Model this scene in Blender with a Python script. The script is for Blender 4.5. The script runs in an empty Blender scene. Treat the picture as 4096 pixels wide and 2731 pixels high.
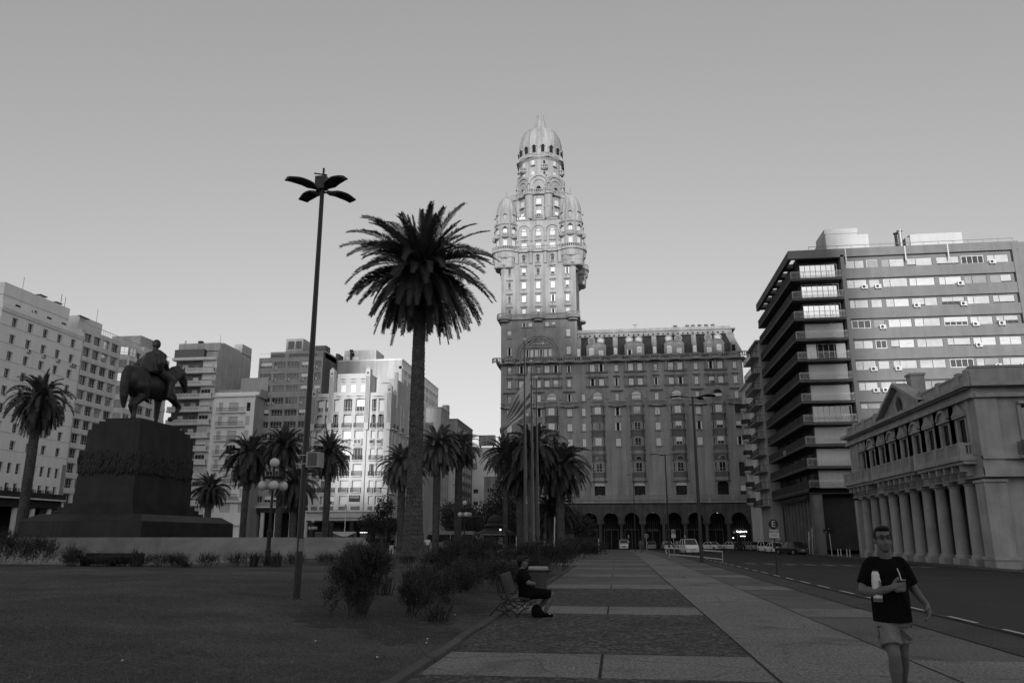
import bpy, bmesh, math, random
from mathutils import Vector, Matrix, Euler
R=math.radians; PI=math.pi; sin=math.sin; cos=math.cos
SC=bpy.context.scene; COL=SC.collection
rnd=random.Random(7)
# ------------------------------------------------------------------ materials
MATS={}
def mat(name,g,rough=.8,var=.12,scale=1.0,streak=0,bump=0,bscale=8,metal=0,spec=.3,emit=0,fine=0):
    if name in MATS: return MATS[name]
    m=bpy.data.materials.new(name); m.use_nodes=True; nt=m.node_tree; N=nt.nodes; L=nt.links
    b=N['Principled BSDF']; b.inputs['Roughness'].default_value=rough; b.inputs['Metallic'].default_value=metal
    b.inputs['Specular IOR Level'].default_value=spec
    b.inputs['Base Color'].default_value=(g,g,g,1)
    if emit:
        b.inputs['Emission Color'].default_value=(1,1,1,1); b.inputs['Emission Strength'].default_value=emit
    if var or streak or bump or fine:
        geo=N.new('ShaderNodeNewGeometry')
        def noise(sc,detail,vec=None,rough_=.6):
            t=N.new('ShaderNodeTexNoise'); t.inputs['Scale'].default_value=sc; t.inputs['Detail'].default_value=detail; t.inputs['Roughness'].default_value=rough_
            L.new(vec if vec else geo.outputs['Position'],t.inputs['Vector']); return t.outputs['Fac']
        def rng(x,lo,hi,fmin=.3,fmax=.7):
            r=N.new('ShaderNodeMapRange'); r.inputs['From Min'].default_value=fmin; r.inputs['From Max'].default_value=fmax
            r.inputs['To Min'].default_value=lo; r.inputs['To Max'].default_value=hi; L.new(x,r.inputs['Value']); return r.outputs['Result']
        def mul(a,c):
            k=N.new('ShaderNodeMath'); k.operation='MULTIPLY'; L.new(a,k.inputs[0]); L.new(c,k.inputs[1]); return k.outputs[0]
        out=rng(noise(scale,6),g*(1-var),g*(1+var))
        if streak:
            mp=N.new('ShaderNodeMapping'); mp.inputs['Scale'].default_value=(1,1,.07); L.new(geo.outputs['Position'],mp.inputs['Vector'])
            out=mul(out,rng(noise(1.1,5,mp.outputs['Vector']),1-streak,1,.35,.6))
        if fine: out=mul(out,rng(noise(fine,2,None,.8),.52,1.48,.36,.64))
        L.new(out,b.inputs['Base Color'])
        if bump:
            bp=N.new('ShaderNodeBump'); bp.inputs['Strength'].default_value=bump; bp.inputs['Distance'].default_value=.05
            L.new(noise(bscale,4),bp.inputs['Height']); L.new(bp.outputs['Normal'],b.inputs['Normal'])
    MATS[name]=m; return m
stone=mat('salvo_stucco',.34,.9,.16,.25,.32,.25,3)
stone2=mat('salvo_trim',.33,.9,.14,.5,.28,.2,4)
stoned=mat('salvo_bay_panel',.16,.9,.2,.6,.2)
grime=mat('grimy_ledge',.13,.9,.3,1,.3)
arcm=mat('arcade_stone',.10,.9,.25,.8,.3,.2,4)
slate=mat('mansard_slate',.035,.6,.5,.8,.3)
br2=mat('aged_blind',.27,.6,.15,1)
br3=mat('pale_curtain',.46,.6,.12,1)  # paler tone, mixed at random among the blinds
white=mat('white_shutter',.78,.6,.05,2)
bright=mat('white_blind',.54,.5,.04,2)
frame=mat('window_frame',.5,.6,.05,2)
glass=mat('dark_glass',.02,.07,0,spec=.9)
mglass=mat('mirror_glass',.55,.06,.1,.3,metal=1,spec=.9)
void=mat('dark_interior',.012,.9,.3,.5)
paint=mat('pale_render',.88,.8,.04,.3,.06,.1,4)
cream=mat('cream_render',.72,.85,.08,.3,.14,.1,4)
cream2=mat('white_deco_render',.5,.75,.05,.4,.08,.1,4)
grey=mat('grey_render',.36,.85,.1,.4,.2,.15,4)
dgrey=mat('stained_party_wall',.14,.9,.25,.35,.35,.2,3)
mgrey=mat('plain_party_wall',.46,.9,.12,.35,.22,.2,3)
slabm=mat('modern_concrete',.19,.8,.1,.5,.12,.1,5)
slabd=mat('shaded_concrete',.10,.8,.2,.5,.2)  # darker copy of the concrete, with the balcony side's shade in its colour
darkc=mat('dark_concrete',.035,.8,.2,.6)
neo=mat('neo_render',.37,.85,.2,.5,.2,.15,5)
iron=mat('black_iron',.012,.5,.1,2,spec=.4)
steel=mat('galvanised_steel',.35,.35,.1,3,metal=.6)
fpole=mat('flagpole_paint',.07,.3,.1,3,spec=.5)
pole=mat('painted_pole',.022,.45,.15,2,spec=.5)
granite=mat('dark_granite',.028,.6,.4,.5,.35,.2,6)
granite2=mat('polished_granite_wall',.16,.28,.38,.5,0,0,spec=.5)
bronze=mat('dark_bronze',.022,.5,.35,1.2,.2,.3,6,spec=.5)
bark=mat('palm_bark',.075,.95,.3,1.5,0,.8,6,fine=9)
frondm=mat('palm_frond',.062,.65,.35,.6)
frondl=mat('pale_palm_frond',.11,.65,.35,.6)
leafm=mat('bush_leaf',.035,.7,.4,1.5)
leafl=mat('tree_leaf',.04,.7,.4,.8)
blade=mat('spiky_leaf',.05,.6,.4,3)
grassm=mat('dry_lawn',.055,.95,.42,.55,0,.8,9,fine=19)
soil=mat('soil',.032,.95,.3,2,0,.5,14)
asph=mat('asphalt',.025,.85,.14,.2,0,.2,30,fine=16)
cobb=mat('cobbles',.05,.8,.3,.5)
agg=mat('aggregate_paving',.115,.85,.12,.4,0,.3,24,fine=22)
conc=mat('pale_concrete_band',.185,.85,.1,.35,0,.4,22,fine=24)
streetkerb=mat('street_kerb',.05,.85,.25,1.5,0,.2,12)
curbm=mat('kerb_concrete',.075,.85,.25,1.5,0,.2,12)
linep=mat('road_paint',.16,.8,.3,3)
ac=mat('ac_casing',.65,.5,.05,3)
lampg=mat('globe_lamp',.55,.3,.05,3,spec=.5)
skin=mat('skin',.13,.55,.12,6,spec=.35)
hair=mat('dark_hair',.008,.6,.3,30)
blackc=mat('black_cloth',.006,.95,.2,4,0,.25,14,spec=.1)
bladem=mat('lawn_blade',.13,.9,.4,2)
khaki=mat('khaki_cloth',.18,.9,.25,5,0,.45,16)
greyc=mat('grey_cloth',.12,.9,.1,5)
whitec=mat('white_cloth',.6,.9,.05,5)
wood=mat('bench_slat',.05,.6,.3,4)
rubber=mat('rubber',.01,.8,.1,4)
wcar=mat('white_car_paint',.8,.2,.02,2,spec=.6)
scar=mat('silver_car_paint',.3,.25,.02,2,spec=.6)
dcar=mat('dark_car_paint',.02,.2,.02,2,spec=.6)
plastic=mat('white_plastic',.62,.3,.03,4,spec=.5)
lit=mat('lit_lamp',.8,.5,0,emit=3)
litw=mat('lit_sign',.8,.5,0,emit=2.2)
signw=mat('sign_white',.5,.6,.08,6)
signd=mat('sign_dark',.02,.5,.1,6)
# cobbles: voronoi stones
def _cob():
    m=cobb; nt=m.node_tree; N=nt.nodes; L=nt.links; b=N['Principled BSDF']
    geo=N.new('ShaderNodeNewGeometry'); v=N.new('ShaderNodeTexVoronoi'); v.feature='DISTANCE_TO_EDGE'; v.inputs['Scale'].default_value=11
    v2=N.new('ShaderNodeTexVoronoi'); v2.inputs['Scale'].default_value=11
    for x in (v,v2): L.new(geo.outputs['Position'],x.inputs['Vector'])
    r=N.new('ShaderNodeMapRange'); r.inputs['From Max'].default_value=.14; r.inputs['To Min'].default_value=.25; r.inputs['To Max'].default_value=1; L.new(v.outputs['Distance'],r.inputs['Value'])
    h=N.new('ShaderNodeRGBToBW'); L.new(v2.outputs['Color'],h.inputs['Color'])
    r2=N.new('ShaderNodeMapRange'); r2.inputs['To Min'].default_value=.02; r2.inputs['To Max'].default_value=.16; L.new(h.outputs[0],r2.inputs['Value'])
    k=N.new('ShaderNodeMath'); k.operation='MULTIPLY'; L.new(r.outputs[0],k.inputs[0]); L.new(r2.outputs[0],k.inputs[1]); L.new(k.outputs[0],b.inputs['Base Color'])
    bp=N.new('ShaderNodeBump'); bp.inputs['Distance'].default_value=.03; bp.inputs['Strength'].default_value=.8; L.new(r.outputs[0],bp.inputs['Height']); L.new(bp.outputs['Normal'],b.inputs['Normal'])
_cob()
# ------------------------------------------------------------------ object helpers
def empty(name,loc=(0,0,0),rz=0,label=None,cat=None,group=None,kind=None):
    o=bpy.data.objects.new(name,None); COL.objects.link(o); o.location=loc; o.rotation_euler=(0,0,rz)
    tag(o,label,cat,group,kind); return o
def tag(o,label=None,cat=None,group=None,kind=None):
    if label: o['label']=label
    if cat: o['category']=cat
    if group: o['group']=group
    if kind: o['kind']=kind
    return o
def inst(name,me,parent=None,loc=(0,0,0),rz=0,rx=0,ry=0,s=None):
    o=bpy.data.objects.new(name,me); COL.objects.link(o); o.location=loc; o.rotation_euler=(rx,ry,rz)
    if s: o.scale=(s,s,s) if not isinstance(s,tuple) else s
    if parent: o.parent=parent
    return o
def copy_tree(o,parent=None):
    c=o.copy(); COL.objects.link(c)
    if parent: c.parent=parent
    for ch in o.children: copy_tree(ch,c)
    return c
class MB:
    def __init__(s): s.v=[]; s.f=[]; s.m=[]; s.ms=[]
    def mi(s,m):
        if m not in s.ms: s.ms.append(m)
        return s.ms.index(m)
    def face(s,pts,m):
        n=len(s.v); s.v+= [tuple(p) for p in pts]; s.f.append(tuple(range(n,n+len(pts)))); s.m.append(s.mi(m))
    def mesh(s,vs,fs,m):
        n=len(s.v); s.v+=[tuple(p) for p in vs]; k=s.mi(m)
        for f in fs: s.f.append(tuple(n+i for i in f)); s.m.append(k)
    def box(s,x0,x1,y0,y1,z0,z1,m):
        s.mesh([(x0,y0,z0),(x1,y0,z0),(x1,y1,z0),(x0,y1,z0),(x0,y0,z1),(x1,y0,z1),(x1,y1,z1),(x0,y1,z1)],
               [(3,2,1,0),(4,5,6,7),(0,1,5,4),(1,2,6,5),(2,3,7,6),(3,0,4,7)],m)
    def prism(s,poly,z0,z1,m,top=1.0,c=None):
        n=len(poly); c=c or (sum(p[0] for p in poly)/n,sum(p[1] for p in poly)/n)
        vs=[(x,y,z0) for x,y in poly]+[(c[0]+(x-c[0])*top,c[1]+(y-c[1])*top,z1) for x,y in poly]
        s.mesh(vs,[tuple(range(n-1,-1,-1)),tuple(range(n,2*n))]+[(i,(i+1)%n,n+(i+1)%n,n+i) for i in range(n)],m)
    def xprism(s,poly,y0,y1,m):   # poly in (x,z), extruded in y
        n=len(poly); vs=[(x,y0,z) for x,z in poly]+[(x,y1,z) for x,z in poly]
        s.mesh(vs,[tuple(range(n)),tuple(range(2*n-1,n-1,-1))]+[(i,n+i,n+(i+1)%n,(i+1)%n) for i in range(n)],m)
    def lathe(s,prof,cx,cy,m,n=16,a0=0,a1=2*PI,ribs=0,ra=0):
        full=abs(a1-a0-2*PI)<1e-6; k=n if full else n+1; vs=[]
        for r,z in prof:
            for i in range(k):
                a=a0+(a1-a0)*i/n; rr=r*(1+ (ra*(abs(cos(ribs*a/2))**6) if ribs else 0)); vs.append((cx+rr*cos(a),cy+rr*sin(a),z))
        fs=[]
        for j in range(len(prof)-1):
            for i in range(n):
                b=(i+1)%k; fs.append((j*k+i,j*k+b,(j+1)*k+b,(j+1)*k+i))
        if full:
            fs.append(tuple(range(k-1,-1,-1))); fs.append(tuple((len(prof)-1)*k+i for i in range(k)))
        s.mesh(vs,fs,m)
    def cyl(s,cx,cy,z0,z1,r,m,n=12,r1=None): s.lathe([(r,z0),(r if r1 is None else r1,z1)],cx,cy,m,n)
    def tube(s,pts,r,m,n=6,r1=None,cap=True):
        pts=[Vector(p) for p in pts]; vs=[]; N=len(pts); up=Vector((0,0,1))
        for i,p in enumerate(pts):
            d=(pts[min(i+1,N-1)]-pts[max(i-1,0)]).normalized(); a=up if abs(d.z)<.95 else Vector((1,0,0))
            u=d.cross(a).normalized(); w=d.cross(u); rr=(r+(r1-r)*i/(N-1)) if r1 is not None else (r[i] if isinstance(r,(list,tuple)) else r)
            for k in range(n):
                t=2*PI*k/n; vs.append(p+u*rr*cos(t)+w*rr*sin(t))
        fs=[(i*n+k,i*n+(k+1)%n,(i+1)*n+(k+1)%n,(i+1)*n+k) for i in range(N-1) for k in range(n)]
        if cap: fs+= [tuple(range(n-1,-1,-1)),tuple((N-1)*n+k for k in range(n))]
        s.mesh(vs,fs,m)
    def sphere(s,c,r,m,n=12,k=8,sz=1):
        prof=[(max(r*sin(PI*j/k),1e-4),c[2]-sz*r*cos(PI*j/k)) for j in range(k+1)]; s.lathe(prof,c[0],c[1],m,n)
    def arch(s,cx,cz,r0,r1,y0,y1,m,n=14,a0=0,a1=PI):   # ring in xz plane, y0 front
        vs=[]
        for i in range(n+1):
            a=a0+(a1-a0)*i/n
            for r in (r0,r1):
                for y in (y0,y1): vs.append((cx+r*cos(a),y,cz+r*sin(a)))
        fs=[]
        for i in range(n):
            p=4*i; q=p+4
            fs+=[(p,p+2,q+2,q),(p+1,q+1,q+3,p+3),(p+2,p+3,q+3,q+2),(p,q,q+1,p+1)]
        fs+=[(0,1,3,2),(4*n,4*n+2,4*n+3,4*n+1)]
        s.mesh(vs,fs,m)
    def disc(s,cx,cz,r,y,m,n=14,a0=0,a1=PI):
        s.face([(cx+r*cos(a0+(a1-a0)*i/n),y,cz+r*sin(a0+(a1-a0)*i/n)) for i in range(n+1)],m)
    def balus(s,x0,x1,z0,z1,y,m,step=.4,d=.18):   # balustrade along x
        s.box(x0,x1,y-d/2,y+d/2,z0,z0+.12,m); s.box(x0,x1,y-d/2-.03,y+d/2+.03,z1-.12,z1,m)
        n=max(1,int((x1-x0)/step)); 
        for i in range(n):
            x=x0+(i+.5)*(x1-x0)/n; s.box(x-.08,x+.08,y-.07,y+.07,z0+.12,z1-.12,m)
    def ringbalus(s,cx,cy,r,z0,z1,m,n=36,a0=0,a1=2*PI):
        s.lathe([(r-.1,z0),(r+.1,z0),(r+.1,z0+.15),(r-.1,z0+.15)],cx,cy,m,n,a0,a1)
        s.lathe([(r-.12,z1-.14),(r+.12,z1-.14),(r+.12,z1),(r-.12,z1)],cx,cy,m,n,a0,a1)
        k=int(r*(a1-a0)/.42)
        for i in range(k):
            a=a0+(a1-a0)*(i+.5)/k; x=cx+r*cos(a); y=cy+r*sin(a); s.box(x-.09,x+.09,y-.09,y+.09,z0+.15,z1-.14,m)
    def wall(s,u0,u1,w0,w1,holes,m,y=0,d=.3,rm=None):
        us=sorted({round(v,4) for v in [u0,u1]+[h[0] for h in holes]+[h[1] for h in holes] if u0<=v<=u1})
        ws=sorted({round(v,4) for v in [w0,w1]+[h[2] for h in holes]+[h[3] for h in holes] if w0<=v<=w1})
        for j in range(len(ws)-1):
            run=None; wc=(ws[j]+ws[j+1])/2
            hs=[h for h in holes if h[2]<wc<h[3]]
            for i in range(len(us)-1):
                uc=(us[i]+us[i+1])/2
                if any(h[0]<uc<h[1] for h in hs):
                    if run is not None: s.face([(run,y,ws[j]),(us[i],y,ws[j]),(us[i],y,ws[j+1]),(run,y,ws[j+1])],m); run=None
                elif run is None: run=us[i]
            if run is not None: s.face([(run,y,ws[j]),(us[-1],y,ws[j]),(us[-1],y,ws[j+1]),(run,y,ws[j+1])],m)
        rm=rm or m
        for a,b,c,e in holes:
            s.face([(a,y,c),(a,y,e),(a,y+d,e),(a,y+d,c)],rm); s.face([(b,y,c),(b,y+d,c),(b,y+d,e),(b,y,e)],rm)
            s.face([(a,y,c),(a,y+d,c),(b,y+d,c),(b,y,c)],rm); s.face([(a,y,e),(b,y,e),(b,y+d,e),(a,y+d,e)],rm)
    def me(s,name,smooth=False):
        me=bpy.data.meshes.new(name); me.from_pydata(s.v,[],s.f); 
        for m in s.ms: me.materials.append(m)
        me.polygons.foreach_set('material_index',s.m)
        if smooth: me.polygons.foreach_set('use_smooth',[True]*len(s.f))
        me.update(); return me
    def build(s,name,parent=None,loc=(0,0,0),smooth=False,rz=0,label=None,cat=None,kind=None,group=None,s3=None):
        o=inst(name,s.me(name,smooth),parent,loc,rz,s=s3); tag(o,label,cat,group,kind); return o
def text(body,size,m,parent,loc,rz=0,rx=PI/2,name='lettering',ext=.01,align='CENTER'):
    c=bpy.data.curves.new(name,'FONT'); c.body=body; c.size=size; c.extrude=ext; c.align_x=align; c.align_y='CENTER'; c.resolution_u=2
    c.materials.append(m); t_=bpy.data.objects.new(name,c); COL.objects.link(t_); me=bpy.data.meshes.new_from_object(t_.evaluated_get(bpy.context.evaluated_depsgraph_get())); bpy.data.objects.remove(t_)
    o=bpy.data.objects.new(name,me); COL.objects.link(o); o.location=loc; o.rotation_euler=(rx,0,rz); o.parent=parent; return o
# windows: origin bottom centre, glass at y=0, everything proud towards -y
WC={}
def stains(m,dark=.55,sc=.9,crack=True,big=(.85,1.12)):   # worn patches and hair cracks mixed into a paving colour
    nt=m.node_tree; N=nt.nodes; L=nt.links; b=N['Principled BSDF']; src=b.inputs['Base Color'].links[0].from_socket
    geo=N.new('ShaderNodeNewGeometry')
    def ns(s,lo,hi,a,c,ty=None):
        t=N.new('ShaderNodeTexNoise'); t.inputs['Scale'].default_value=s; t.inputs['Detail'].default_value=5; t.inputs['Distortion'].default_value=.6; L.new(geo.outputs['Position'],t.inputs['Vector'])
        r=N.new('ShaderNodeMapRange'); r.inputs['From Min'].default_value=a; r.inputs['From Max'].default_value=c; r.inputs['To Min'].default_value=lo; r.inputs['To Max'].default_value=hi; L.new(t.outputs['Fac'],r.inputs['Value']); return r.outputs[0]
    outs=[ns(sc,1,dark,.56,.72),ns(7,1,.35,.70,.74),ns(.25,big[0],big[1],.35,.65)]
    if crack:
        v=N.new('ShaderNodeTexVoronoi'); v.feature='DISTANCE_TO_EDGE'; v.inputs['Scale'].default_value=.33; mx=N.new('ShaderNodeTexNoise'); mx.inputs['Scale'].default_value=2.5; mx.inputs['Detail'].default_value=4; L.new(geo.outputs['Position'],mx.inputs['Vector']); ad=N.new('ShaderNodeVectorMath'); ad.operation='MULTIPLY_ADD'; ad.inputs[1].default_value=(.5,.5,0); L.new(mx.outputs['Color'],ad.inputs[0]); L.new(geo.outputs['Position'],ad.inputs[2]); L.new(ad.outputs[0],v.inputs['Vector'])
        r=N.new('ShaderNodeMapRange'); r.inputs['From Max'].default_value=.006; r.inputs['To Min'].default_value=.45; L.new(v.outputs['Distance'],r.inputs['Value']); outs.append(r.outputs[0])
    for o in outs:
        k=N.new('ShaderNodeMath'); k.operation='MULTIPLY'; L.new(src,k.inputs[0]); L.new(o,k.inputs[1]); src=k.outputs[0]
    L.new(src,b.inputs['Base Color'])
for _m in (conc,agg): stains(_m)
stains(asph,1.5,.5); stains(grassm,.7,.6,False,(.62,1.3)); stains(curbm,.6,1.5,False); stains(cobb,.65,.5,False)
def winmesh(W,H,kind,sill=True,fr=None,gl=None,sm=None,arch=False):
    key=(round(W,2),round(H,2),kind,sill,fr,gl,sm,arch)
    if key in WC: return WC[key]
    fr=fr or frame; gl=gl or glass; b=MB(); t=.07
    g=void if kind=='o' else gl
    b.face([(-W/2,0,0),(W/2,0,0),(W/2,0,H),(-W/2,0,H)],g)
    b.box(-W/2,-W/2+t,-.06,.01,0,H,fr); b.box(W/2-t,W/2,-.06,.01,0,H,fr); b.box(-W/2+t,W/2-t,-.06,.01,H-t,H,fr); b.box(-W/2+t,W/2-t,-.06,.01,0,t,fr)
    k=max(1,round(W/.75))
    for i in range(1,k): x=-W/2+W*i/k; b.box(x-.03,x+.03,-.05,.01,t,H-t,fr)
    if kind=='g' and H>1.3: b.box(-W/2+t,W/2-t,-.045,.01,H*.3,H*.3+.05,fr)
    if sill and sm: b.box(-W/2-.18,W/2+.18,-.5,-.05,-.2,-.02,sm)
    if arch and sm: b.arch(0,H,W/2-.0,W/2+.2,-.45,-.2,sm,10); b.disc(0,H,W/2,-.25,g,10)
    me=b.me('window'); cm=None
    c=MB()
    if kind=='sh':
        n=max(2,round(W/.4))
        for i in range(n): c.box(-W/2+.05+(W-.1)*i/n+.015,-W/2+.05+(W-.1)*(i+1)/n-.015,-.11,-.07,.05,H-.05,white)
    elif kind=='b':
        c.box(-W/2+.06,W/2-.06,-.1,-.07,H*.42,H-.05,white)
    elif kind=='f': c.box(-W/2+.06,W/2-.06,-.1,-.07,.06,H-.05,bright)
    elif kind=='o':
        c.box(-W/2-.02,-W/2+W*.24,-.13,-.09,.03,H-.03,white); c.box(W/2-W*.24,W/2+.02,-.13,-.09,.03,H-.03,white)
    elif kind=='v':
        for i in range(int(H/.12)): c.box(-W/2+.06,W/2-.06,-.1,-.075,.05+i*.12,.05+i*.12+.1,bright)
    if c.v: cm=c.me('shutter')
    WC[key]=(me,cm); return WC[key]
def window(parent,u,w,W,H,kind,y=.25,sm=None,**k):
    me,cm=winmesh(W,H,kind,sm=sm,**k); o=inst('window',me,parent,(u,y,w))
    if cm: inst('shutter' if kind!='b' else 'blind',cm,o)
    return o
def acunit():
    if 'ac' in WC: return WC['ac']
    b=MB(); b.box(-.42,.42,-.34,0,0,.58,ac)
    vs=[(-.1+.22*cos(2*PI*i/12),-.345,.29+.22*sin(2*PI*i/12)) for i in range(12)]; b.face(vs,signd); b.box(.18,.38,-.347,-.34,.1,.5,frame)
    b.box(-.35,-.3,-.3,0,-.1,0,iron); b.box(.3,.35,-.3,0,-.1,0,iron)
    WC['ac']=b.me('ac_unit'); return WC['ac']
# remeshed organic bodies
def organic(name,prims,vox,m,smooth=3,parent=None,loc=(0,0,0),rz=0,s=None):
    b=MB()
    for p in prims:
        if p[0]=='c':      # capsule chain [(pt,r),...]
            ch=p[1]
            for i,(c,r) in enumerate(ch):
                b.sphere(c,r,m,10,8)
                if i:
                    c0,r0=ch[i-1]; b.tube([c0,c],[r0,r],m,10)
        elif p[0]=='f':    # frustum flat ends; (p0,r0,p1,r1,squash y)
            _,p0,r0,p1,r1,sq=p; n=len(b.v); b.tube([p0,p1],[r0,r1],m,16)
            for i in range(n,len(b.v)):
                x,y,z=b.v[i]; cy=(p0[1]+p1[1])/2; b.v[i]=(x,cy+(y-cy)*sq,z)
        elif p[0]=='e':    # ellipsoid c,(rx,ry,rz),tilt about x, tilt about y
            _,c,rr,tx,ty=p; n=len(b.v); b.sphere((0,0,0),1,m,16,12); M=Matrix.Translation(c)@Euler((tx,ty,0)).to_matrix().to_4x4()@Matrix.Diagonal((*rr,1))
            for i in range(n,len(b.v)): b.v[i]=tuple(M@Vector(b.v[i]))
    o=b.build(name); md=o.modifiers.new('r','REMESH'); md.mode='VOXEL'; md.voxel_size=vox
    if smooth: sm=o.modifiers.new('s','SMOOTH'); sm.iterations=smooth; sm.factor=.5
    dg=bpy.context.evaluated_depsgraph_get(); me=bpy.data.meshes.new_from_object(o.evaluated_get(dg)); bpy.data.objects.remove(o)
    me.materials.clear(); me.materials.append(m); me.polygons.foreach_set('use_smooth',[True]*len(me.polygons)); me.polygons.foreach_set('material_index',[0]*len(me.polygons))
    return inst(name,me,parent,loc,rz,s=s)
def ss(a,b,x):
    t=max(0,min(1,(x-a)/(b-a))); return t*t*(3-2*t)
def P(y): return -.42*ss(50,150,y)
def gz(x,y):
    if x<6.75: return P(y)-(.12 if y>147.9 else 0)
    t=min(1,(x-6.75)/16); return (P(y)-.12)*(1-t)-.5*t
# ------------------------------------------------------------------ PALACE (Y = 165)
pal=empty('palace',(0,165,0),0,'tall ornate palace with domed corner tower, turrets and an arcade along the street','palace')
TX,TY=-15.65,8.3
b=MB()
holes=[]; wins=[]
kinds=['sh','sh','o','b','g','sh','o','sh']
def addw(x,z0,z1,W,k=None,**kw):
    holes.append((x-W/2,x+W/2,z0,z1)); wins.append((x,z0,W,z1-z0,k or rnd.choice(kinds),kw))
bays=[-3.23,4.93,13.33,21.63]; sing=[.91,9.2,17.6,25.6]; tsing=[-22.14,-15.7,-9.2]
for x in bays+[-18.55,-13.0]:
    for z0,z1 in ((36.15,37.8),(33.0,34.6)):
        for s in (-.95,.95): addw(x+s,z0,z1,1.15)
for x in sing+tsing+[-6.2]:
    for z0,z1 in ((36.15,37.6),(33.0,34.6),(29.85,31.4),(26.65,28.35),(23.45,25.1),(20.15,21.85)):
        if x==-6.2 and z0>32: continue
        addw(x,z0,z1,.85 if z0>29 or x==-6.2 else 1.15)
for x in bays+[-13.0,-18.55]:
    addw(x,29.8,31.0,2.0,'b'); addw(x,10.0,12.0,2.2,'g')
addw(25.6,13.7,16.6,1.1,'g'); addw(25.6,10,12,1.1,'b')
b.wall(-24,27.2,9.2,38.6,holes,stone,0,.3)
# return walls, back, roof
b.face([(-24,0,0),(-24,0,38.6),(-24,16.6,38.6),(-24,16.6,0)],stone); b.box(-23.97,27.17,.45,33.9,9.2,38.4,stone)
b.face([(27.2,0,9.2),(27.2,34,9.2),(27.2,34,38.6),(27.2,0,38.6)],stone)
b.box(-7.3,27.2,1.5,33,38.4,39.4,stone)
# shallow pilasters
for x in bays+[-18.55,-13.0]:
    for s in (-2.05,2.05): b.box(x+s-.14,x+s+.14,-.07,.0,9.3,31,stone)
    for z0 in (36.0,32.85):
        for s in (-1.95,0,1.95): b.cyl(x+s,-.05,z0,z0+2.4,.28,stone2,8)
b.build('wall',pal)
for x,z0,W,H,k,kw in wins:
    window(pal,x,z0,W,H,k,.25,stone2,fr=darkc)  # dark frame colour stands in for shade and dirt in deep window recesses
# arches over the bays
for x in bays+[-13.0,-18.55]:
    b=MB(); b.arch(x,30.2,1.55,2.35,-.2,.0,stone2); b.arch(x,30.7,1.05,1.35,-.12,.02,stone2); b.disc(x,31.0,1.0,-.02,glass); b.box(x-.35,x+.35,-.35,0,32.1,32.6,stone2); b.build('arch_moulding',pal)
    b=MB(); b.arch(x,11.9,1.1,1.45,-.15,.0,stone2); b.disc(x,12.0,1.1,-.03,white if x!=21.63 else void); b.build('door_arch',pal)
# projecting bay windows
for x in bays+[-13.0,-18.55]:
    b=MB(); pl=lambda w,d:[(x-w,0),(x-w*.62,-d),(x+w*.62,-d),(x+w,0)]
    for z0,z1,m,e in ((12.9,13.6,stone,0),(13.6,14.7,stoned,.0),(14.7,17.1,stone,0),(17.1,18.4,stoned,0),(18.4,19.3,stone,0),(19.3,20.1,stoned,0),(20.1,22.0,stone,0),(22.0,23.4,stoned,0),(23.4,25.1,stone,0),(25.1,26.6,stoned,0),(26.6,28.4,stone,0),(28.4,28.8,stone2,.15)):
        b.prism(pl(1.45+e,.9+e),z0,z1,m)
    for z in (12.8,16.95,18.3,22.0,25.1,28.35,19.2,23.3,26.5): b.prism(pl(1.62,1.05),z,z+.1,stone2); b.prism(pl(1.65,1.08),z+.103,z+.2,grime)
    b.build('bay_window',pal)
    b=MB(); b.prism(pl(1.6,1.1),28.75,28.95,stone2); b.balus(x-.95,x+.95,28.95,29.85,-1.0,stone2,.3); b.build('balcony',pal)
    for z0,H in ((26.75,1.55),(23.5,1.55),(20.2,1.6),(14.8,1.9)):
        window(pal,x,z0,1.3,H,rnd.choice(['sh','b','sh','g']) if z0>16 else 'g',-.93,sill=False)
        for s in (-1,1):
            o=inst('side_window',winmesh(.62,H,'sh' if rnd.random()<.5 and z0>16 else 'g',False)[0],pal,(x+s*1.2,-.47,z0),s*R(58))
    b=MB(); b.disc(x,17.3,.6,-.92,glass); b.arch(x,17.3,.6,.75,-.97,-.9,stone2); b.build('bay_arch',pal)
# small balconies on the single windows, hoods, niches
for x in sing+tsing:
    b=MB(); b.box(x-1.9,x+1.9,-.45,0,28.5,28.72,grime); b.box(x-1.0,x+1.0,-.8,-.45,28.45,28.72,stone2); b.balus(x-1.9,x-1.0,28.72,29.6,-.35,stone2,.9); b.balus(x+1,x+1.9,28.72,29.6,-.35,stone2,.9); b.balus(x-1,x+1,28.72,29.6,-.7,stone2,.3)
    b.build('balcony',pal)
    b=MB(); b.box(x-1.3,x+1.3,-.35,0,31.75,31.98,grime); b.build('window_hood',pal); b=MB(); b.box(x-.75,x+.75,-.3,0,34.95,35.14,grime); b.build('window_hood',pal)
    if x<25:
        b=MB(); b.arch(x,17.1,.55,.66,-.05,.02,stone2); b.box(x-.66,x-.55,-.05,.02,13.5,17.1,stone2); b.box(x+.55,x+.66,-.05,.02,13.5,17.1,stone2); b.build('blind_niche',pal)
for x in bays+[-18.55,-13.0]:
    for z in (35.85,34.75,32.75): 
        b=MB(); b.box(x-2.35,x+2.35,-.42,0,z,z+.13,stone2); b.box(x-2.4,x+2.4,-.47,0,z+.133,z+.25,grime); b.build('cornice_band',pal)
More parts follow.
